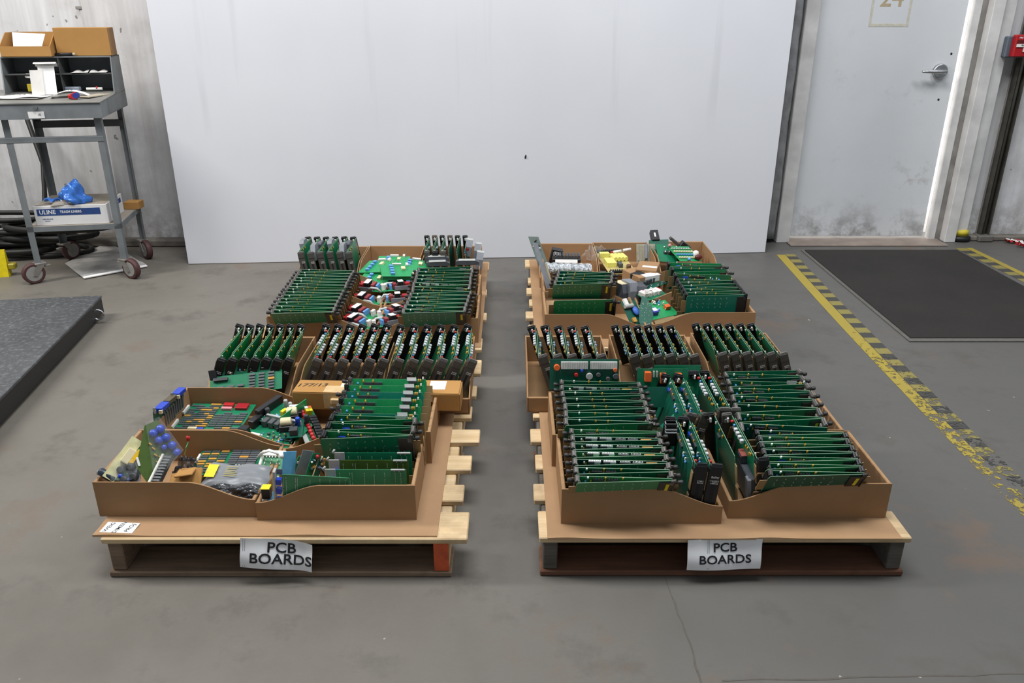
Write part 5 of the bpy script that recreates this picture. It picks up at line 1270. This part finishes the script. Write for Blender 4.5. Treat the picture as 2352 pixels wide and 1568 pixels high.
# ------------------------------------------------------------------ the wheeled shop desk and what is on it
CM = T(-2.262, 4.556, 0) @ RZ(10)
def C(x, y, z): return CM @ Vector((x, y, z))
ct = thing('rolling_shop_desk', 'grey steel rolling shop desk with sloped top and cubby, against wall', 'desk', CM, None)
W_, D_ = .50, .46
def angle_iron(p, dx, dy, z0, z1):
    x, y = p; m = MB()
    m.box((min(x, x + dx), y - .002 if dy > 0 else y, z0), (max(x, x + dx), y if dy > 0 else y + .002, z1))
    m.box((x - .002 if dx > 0 else x, min(y, y + dy), z0), (x if dx > 0 else x + .002, max(y, y + dy), z1))
    return m
for (x, y, dx, dy) in ((0, 0, -.034, .034), (-W_, 0, .034, .034), (0, D_, -.034, -.034), (-W_, D_, .034, -.034)):
    part('leg', angle_iron((x, y), dx, dy, .118, .93), CART, ct)
part('front_stretcher', MB().bbox((-W_ - .3, -.004, .795), (-.002, .022, .825), .002), CART, ct)
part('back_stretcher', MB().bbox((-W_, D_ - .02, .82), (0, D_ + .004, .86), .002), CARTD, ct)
part('lower_shelf', MB().bbox((-W_ + .002, .002, .322), (-.002, D_ - .002, .328), .001).box((-W_, -.002, .30), (0, .002, .330)).box((-.002, 0, .30), (.002, D_, .330)).box((-W_ - .002, 0, .30), (-W_ + .002, D_, .330)), CART, ct)
part('shelf_dust', MB().box((-W_ + .004, .004, .3282), (-.004, D_ - .004, .3286)), mat('dusty_shelf', '8d8478', .9), ct)
XL, XR = -W_ - .30, .025
dk = MB(); dk.prism([(-.04, .925), (D_ + .03, .935), (D_ + .03, 1.03), (-.04, 1.005)], XL, XR, 'x')
part('desk_box', dk, CART, ct)
dt = MB(); dt.prism([(-.045, 1.005), (D_ + .03, 1.031), (D_ + .03, 1.036), (-.045, 1.010)], XL - .002, XR + .002, 'x')
part('sloped_top', dt, mat('worn_desk_top', '7f7e79', .5, var=.2, scale=6), ct)
part('side_seam_panel', MB().prism([(.10, .935), (D_ + .025, .94), (D_ + .025, 1.026), (.10, 1.010)], XR, XR + .002, 'x'), CART, ct)
part('drawer_lock', MB().tube([(-.30, -.04, .985), (-.30, -.056, .985)], .010, 12), SIL, ct)
nl = part('card_label', MB().box((-.345, -.0425, .93), (-.265, -.0405, .965)), PAP, ct)
text('handwriting', '10', .018, mat('grey_ink', '3c3c40', .8), nl, T(-.29, -.0428, .948) @ RX(90), .0001)
cb_ = MB()
cy0, cz0, cz1 = .30, 1.034, 1.225
CXL = -W_ - .06
cb_.prism([(cy0 - .03, cz0 - .006), (D_ + .03, cz0), (D_ + .03, cz1), (cy0 + .02, cz1)], XR - .006, XR, 'x').prism([(cy0 - .03, cz0 - .006), (D_ + .03, cz0), (D_ + .03, cz1), (cy0 + .02, cz1)], CXL, CXL + .006, 'x')
cb_.box((CXL, cy0 + .02, cz1 - .006), (XR, D_ + .03, cz1)).box((CXL, D_ + .024, cz0), (XR, D_ + .03, cz1))
part('cubby_case', cb_, CART, ct)
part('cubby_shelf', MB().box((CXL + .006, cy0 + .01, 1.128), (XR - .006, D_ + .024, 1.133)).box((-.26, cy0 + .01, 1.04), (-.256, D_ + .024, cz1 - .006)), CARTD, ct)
def caster(x, y, swivel):
    c = thing_part = link('caster', None, ct, T(x, y, 0) @ RZ(swivel)); c.empty_display_size = .02
    part('fork', MB().bbox((-.03, -.028, .108), (.03, .028, .118), .002).prism([(-.022, .108), (.022, .108), (.050, .05), (.030, .045)], -.026, -.022, 'y').prism([(-.022, .108), (.022, .108), (.050, .05), (.030, .045)], .022, .026, 'y'), mat('dusty_zinc', '8b8781', .5, .4), c)
    part('tyre', MB().tube([(.042, -.018, .060), (.042, -.014, .060), (.042, .014, .060), (.042, .018, .060)], [.054, .060, .060, .054], 24), mat('maroon_rubber', '4b2d2c', .6), c)
    part('wheel_hub', MB().tube([(.042, -.0195, .060), (.042, .0195, .060)], .043, 24), mat('grey_hub', '8f8d88', .5), c)
    part('brake_lever', MB().bbox((-.055, -.012, .088), (-.02, .012, .096), .002), mat('dusty_zinc', '8b8781', .5, .4), c)
for x, y, s_ in ((-.017, .017, -35), (-W_ + .017, .017, 215), (-.017, D_ - .017, -55), (-W_ + .017, D_ - .017, 60)): caster(x, y, s_)

def desk_item(name, label, cat, x, y, z, yaw=0, group=None): return thing(name, label, cat, CM @ T(x, y, z) @ RZ(yaw), group)
def top_z(y): return 1.0105 + (y + .045) * .049
t = desk_item('kraft_bin', 'kraft cardboard bin holding white papers on desk cubby top', 'cardboard box', -.405, .33, 1.2262, -4)
part('bin_body', MB().box((-.14, -.03, 0), (.13, .20, .003)).prism([(-.03, 0), (.20, 0), (.20, .125), (.07, .125), (-.03, .055)], .126, .130, 'x').prism([(-.03, 0), (.20, 0), (.20, .125), (.07, .125), (-.03, .055)], -.14, -.136, 'x').box((-.136, -.03, 0), (.126, -.026, .055)).box((-.136, .196, 0), (.126, .20, .125)), KRAFTY, t)
t2 = desk_item('paper_bundle', 'bundle of white papers standing in the kraft bin on desk', 'paper', -.425, .40, 1.2305, 4)
part('sheet', MB().add([(-.07, -.05, 0), (.06, -.05, 0), (.08, .07, .11), (-.09, .07, .12), (-.07, -.045, 0), (.06, -.045, 0), (.08, .076, .11), (-.09, .076, .12)], [(0, 1, 2, 3), (7, 6, 5, 4), (0, 4, 5, 1), (1, 5, 6, 2), (2, 6, 7, 3), (3, 7, 4, 0)]), PAP, t2)
t = desk_item('kraft_box', 'tall kraft cardboard box on top of desk cubby', 'cardboard box', -.12, .40, 1.2262, 3)
part('box_body', MB().bbox((-.145, -.055, 0), (.140, .085, .150), .002), KRAFTY, t)
part('open_flap', MB().bbox((.140, -.05, 0), (.143, .08, .148), .001), KRAFT, t)
t = desk_item('black_marker', 'black marker with tan cap lying before the kraft box on cubby', 'marker', -.22, .332, 1.2355, 4)
part('barrel', MB().tube([(-.05, 0, 0), (.04, 0, 0)], .009, 10), BLK, t); part('cap', MB().tube([(.04, 0, 0), (.055, 0, 0)], .008, 10), TANI, t)
t = desk_item('paper_holder', 'white curled paper holder standing on desk before the cubby', 'paper', -.315, .235, top_z(.235) + .002, 6)
def curl(u, v):
    a = (u - .5) * 1.1
    return (.062 * math.sin(a) * 1.3, -.02 + .03 * math.cos(a) + v * .05, v * .15)
part('curled_sheet', MB().grid(curl, 12, 8), PAP, t)
part('backing_card', MB().prism([(.0, 0), (.004, 0), (.052, .13), (.048, .13)], -.085, -.02, 'x'), PAPG, t)
part('upper_roll', MB().grid(lambda u, v: ((u - .5) * .115, .035 + .05 * v, .145 + .026 * math.sin(math.pi * (.25 + .75 * v))), 8, 8), PAP, t)
t = desk_item('newspaper', 'off-white printed sheets lying at the outer side of desk top', 'paper', -.43, .16, top_z(.16) + .004, -6)
part('sheet', MB().grid(lambda u, v: ((u - .62) * .34, (v - .5) * .16, .003 + .004 * math.sin(u * 9 + v * 3) ), 16, 8), PAP, t)
part('lower_sheet', MB().box((-.2, -.085, -.003), (.12, .06, -.001)), PAPG, t)
o = text('headline', 'USA', .04, INK, t, T(-.03, .035, .006) @ RZ(0), .0002, shear=.15)
for v in o.data.vertices: v.co.z += .004
t = desk_item('curved_card', 'white curved card arching on desk top beside red tape dispenser', 'paper', -.175, .15, top_z(.15) + .002, 10)
part('card', MB().grid(lambda u, v: ((u - .5) * .20, (v - .5) * .09, .032 * math.sin(math.pi * min(1, u * 1.0)) ** .8), 16, 4), PAP, t)
o = text('handwriting', '15', .03, INK, t, T(.0, .01, .0335), .0002)
t = desk_item('tape_dispenser', 'small red and blue round tape dispenser on desk top', 'tape dispenser', -.125, .055, top_z(.055), 0)
part('red_body', MB().tube([(0, -.014, .019), (0, -.011, .019), (0, .011, .019), (0, .014, .019)], [.015, .019, .019, .015], 16).bbox((-.034, -.012, .003), (0, .012, .028), .006), RED, t)
part('blue_band', MB().tube([(.008, -.0145, .021), (.008, .0145, .021)], .015, 16), mat('deep_blue', '2c3a8c', .4), t)
t = desk_item('tan_pad', 'tan dusty pad lying at the aisle edge of desk top', 'pad', -.06, .16, top_z(.16) + .001, -25)
part('pad', MB().bbox((-.04, -.08, 0), (.04, .09, .006), .001), mat('dusty_tan', 'a79d8c', .8), t)
t = desk_item('yellow_box', 'small yellow box in lower cubby bay of desk', 'box', -.42, .36, 1.0365, 3)
part('box_body', MB().bbox((-.035, -.03, 0), (.03, .04, .042), .002), mat('yellow_carton', 'c3ae22', .6), t); part('grey_end', MB().bbox((.03, -.028, 0), (.085, .035, .036), .002), GRY, t)
t = desk_item('folded_paper', 'white folded paper hanging from upper cubby shelf of desk', 'paper', -.40, .33, 1.134, 0)
part('sheet', MB().grid(lambda u, v: ((u - .5) * .10, -.012 - .004 * math.sin(u * 7) + .05 * (v > .5) * (v - .5), -.032 * (1 - v) * (.6 + .4 * u)), 10, 6), PAPG, t)
for i, (x, y, z) in enumerate(((-.16, .34, 1.1345), (-.06, .34, 1.1345))):
    t = desk_item('paper_stack', ('crumpled papers on upper cubby shelf, middle of desk' if i == 0 else 'crumpled papers on upper cubby shelf at aisle end of desk'), 'paper', x, y, z, 5)
    part('sheet', MB().grid(lambda u, v: ((u - .5) * .09, (v - .5) * .07, .003 + .012 * abs(math.sin(u * 5 + i)) * v), 10, 6), PAPG, t)
t = desk_item('white_marker', 'white marker lying in the lower cubby bay at aisle end', 'marker', -.10, .33, 1.047, 3)
part('barrel', MB().tube([(-.04, 0, 0), (.045, 0, 0)], .008, 10), WHT, t); part('red_ring', MB().tube([(.012, 0, .004), (.02, 0, .004)], .009, 10), RED, t)
t = desk_item('grey_stapler', 'grey stapler-like block in lower cubby bay, middle of desk', 'stapler', -.215, .335, 1.037, -5)
part('block_body', MB().bbox((-.04, -.015, 0), (.04, .02, .022), .004), mat('slate_plastic', '868d99', .5), t)
# carton of liners on the lower shelf
t = desk_item('liner_carton', 'white carton with blue printed band on lower desk shelf', 'carton', -.435, .028, .3290, -1)
part('carton_body', MB().bbox((-.02, 0, 0), (.372, .30, .112), .002), mat('white_carton', 'd9d8d8', .7, var=.05, scale=8), t)
part('dusty_top', MB().box((-.016, .004, .112), (.368, .296, .1126)), mat('dusty_card_top', '8f8678', .9), t)
part('blue_band', MB().box((-.004, -.0008, .056), (.335, .0002, .094)).box((.3718, .07, .066), (.3728, .27, .092)), mat('navy_band', '24427a', .6), t)
text('band_lettering', 'ULINE', .034, PAP, t, T(.008, -.0012, .075) @ RX(90), .0003, 'LEFT', sx=.95)
text('band_lettering', 'TRASH LINERS', .021, PAP, t, T(.118, -.0012, .075) @ RX(90), .0003, 'LEFT', sx=.86)
text('small_print', '1-800-295-5510', .009, mat('navy_band', '24427a', .6), t, T(.016, -.0008, .036) @ RX(90), .0002, 'LEFT')
text('small_print', 'uline.com', .007, mat('navy_band', '24427a', .6), t, T(.030, -.0008, .026) @ RX(90), .0002, 'LEFT')
text('end_lettering', 'TRASH LINERS', .016, PAP, t, T(.3735, .17, .079) @ RZ(90) @ RX(90), .0003)
r_ = random.Random(4)
def blob(u, v):
    a = 2 * math.pi * u; b = math.pi * v
    k = 1 + .28 * math.sin(3 * a + 2 * b) * math.sin(b * 3) + .16 * math.sin(7 * a - 3 * b)
    x = .062 * math.sin(b) * math.cos(a) * k + (.03 if v > .5 else 0) * math.sin(b); y = .05 * math.sin(b) * math.sin(a) * k
    return (x, y, max(0.0, .045 + .055 * math.cos(b) * k + (.03 * math.sin(b * 2) if math.cos(a) > 0 else -.012)))
t = desk_item('blue_film_bag', 'crumpled shiny blue plastic bag on the white carton', 'bag', -.255, .075, .4422, 0)
part('bag_film', MB().grid(blob, 40, 26), BFILM, t)
part('trailing_tail', MB().grid(lambda u, v: (-.05 - .10 * u, -.02 + .04 * v + .01 * math.sin(u * 9), .012 + .02 * abs(math.sin(u * 6 + v * 3))), 14, 5), BFILM, t)
t = desk_item('cloth_glove', 'grey cloth glove lying before the blue plastic bag', 'glove', -.31, .045, .4424, 8)
part('glove_body', MB().grid(lambda u, v: ((u - .5) * .10, (v - .5) * .045, .018 * math.sin(math.pi * u) ** .6 * math.sin(math.pi * v) ** .6), 14, 8), mat('grey_cloth', '8d8780', .9), t)
part('white_cuff', MB().tube([(.045, -.005, .012), (.06, -.015, .008)], .007, 8), WHT, t)
t = desk_item('kraft_offcut', 'small folded kraft cardboard piece at back corner of lower desk shelf', 'cardboard piece', -.012, .36, .3288, -12)
part('folded_card', MB().bbox((-.06, 0, 0), (.03, .08, .045), .002), KRAFTY, t)
# paper under the desk, hose heap, yellow item
PM_, w, h = frame3(AZ(192, 640, .004), AZ(338, 612, .004), AZ(150, 606, .004))
t = thing('dirty_paper', 'large scuffed white paper sheet lying on floor under desk', 'paper', PM_)
part('sheet', MB().grid(lambda u, v: (w * u, h * v * (1 + .9 * u), .004 + .008 * max(0, math.sin(u * 8 + v * 2)) * (v < .2)), 20, 10), mat('scuffed_paper', 'a9a6a2', .8, var=.3, scale=9), t)
part('folded_edge', MB().bbox((0, -.012, 0), (w, .010, .012), .004), PAP, t)
HM = mat('black_hose', '1a1a18', .55, var=.3)
hr = random.Random(12)
for i in range(7):
    cx, cy, rr, zz = -3.05 + hr.uniform(-.22, .22), 5.07 + hr.uniform(-.06, .05), hr.uniform(.16, .30), .020 + .037 * i
    pts = [(cx + rr * math.cos(a) * 1.25, min(5.19, max(4.86, cy + rr * .55 * math.sin(a))), zz) for a in [k * math.pi / 14 for k in range(29)]]
    solo('coiled_hose', MB().tube(pts, .016 + .004 * (i % 2), 8), HM, 'loop of black hose in dark heap on floor behind the desk', 'hose', None, 'black hose loops heaped behind the desk')
solo('leaning_hose', MB().tube([(-3.05, 5.05, .12), (-3.00, 5.12, .32), (-3.03, 5.25, .55), (-3.14, 5.36, .85), (-3.25, 5.40, 1.0)], .016, 8), HM, 'black hose rising from heap against wall at photo edge', 'hose')
t = thing('yellow_floor_stand', 'bright yellow plastic piece on floor at the photo edge beside hose heap', 'floor stand', T(-3.03, 4.60, 0) @ RZ(12))
part('panel', MB().prism([(-.03, 0), (.03, 0), (.006, .16), (-.006, .16)], -.12, .03, 'x'), mat('bright_yellow', 'd9c414', .45), t)
part('foot_lug', MB().bbox((.03, -.02, .04), (.07, .03, .075), .006), mat('dull_yellow', '9a8c1e', .5), t)
# wall bracket strip above the desk
t = thing('wall_conduit', 'thin white painted conduit running down wall above the desk', 'conduit', T(-2.675, 5.425, 0))
part('conduit_strip', MB().bbox((-.012, -.012, .95), (.012, .012, 3.1), .003), WALL, t); part('conduit_clip', MB().bbox((-.035, -.018, 1.47), (.02, .012, 1.49), .003), JAMBD, t)
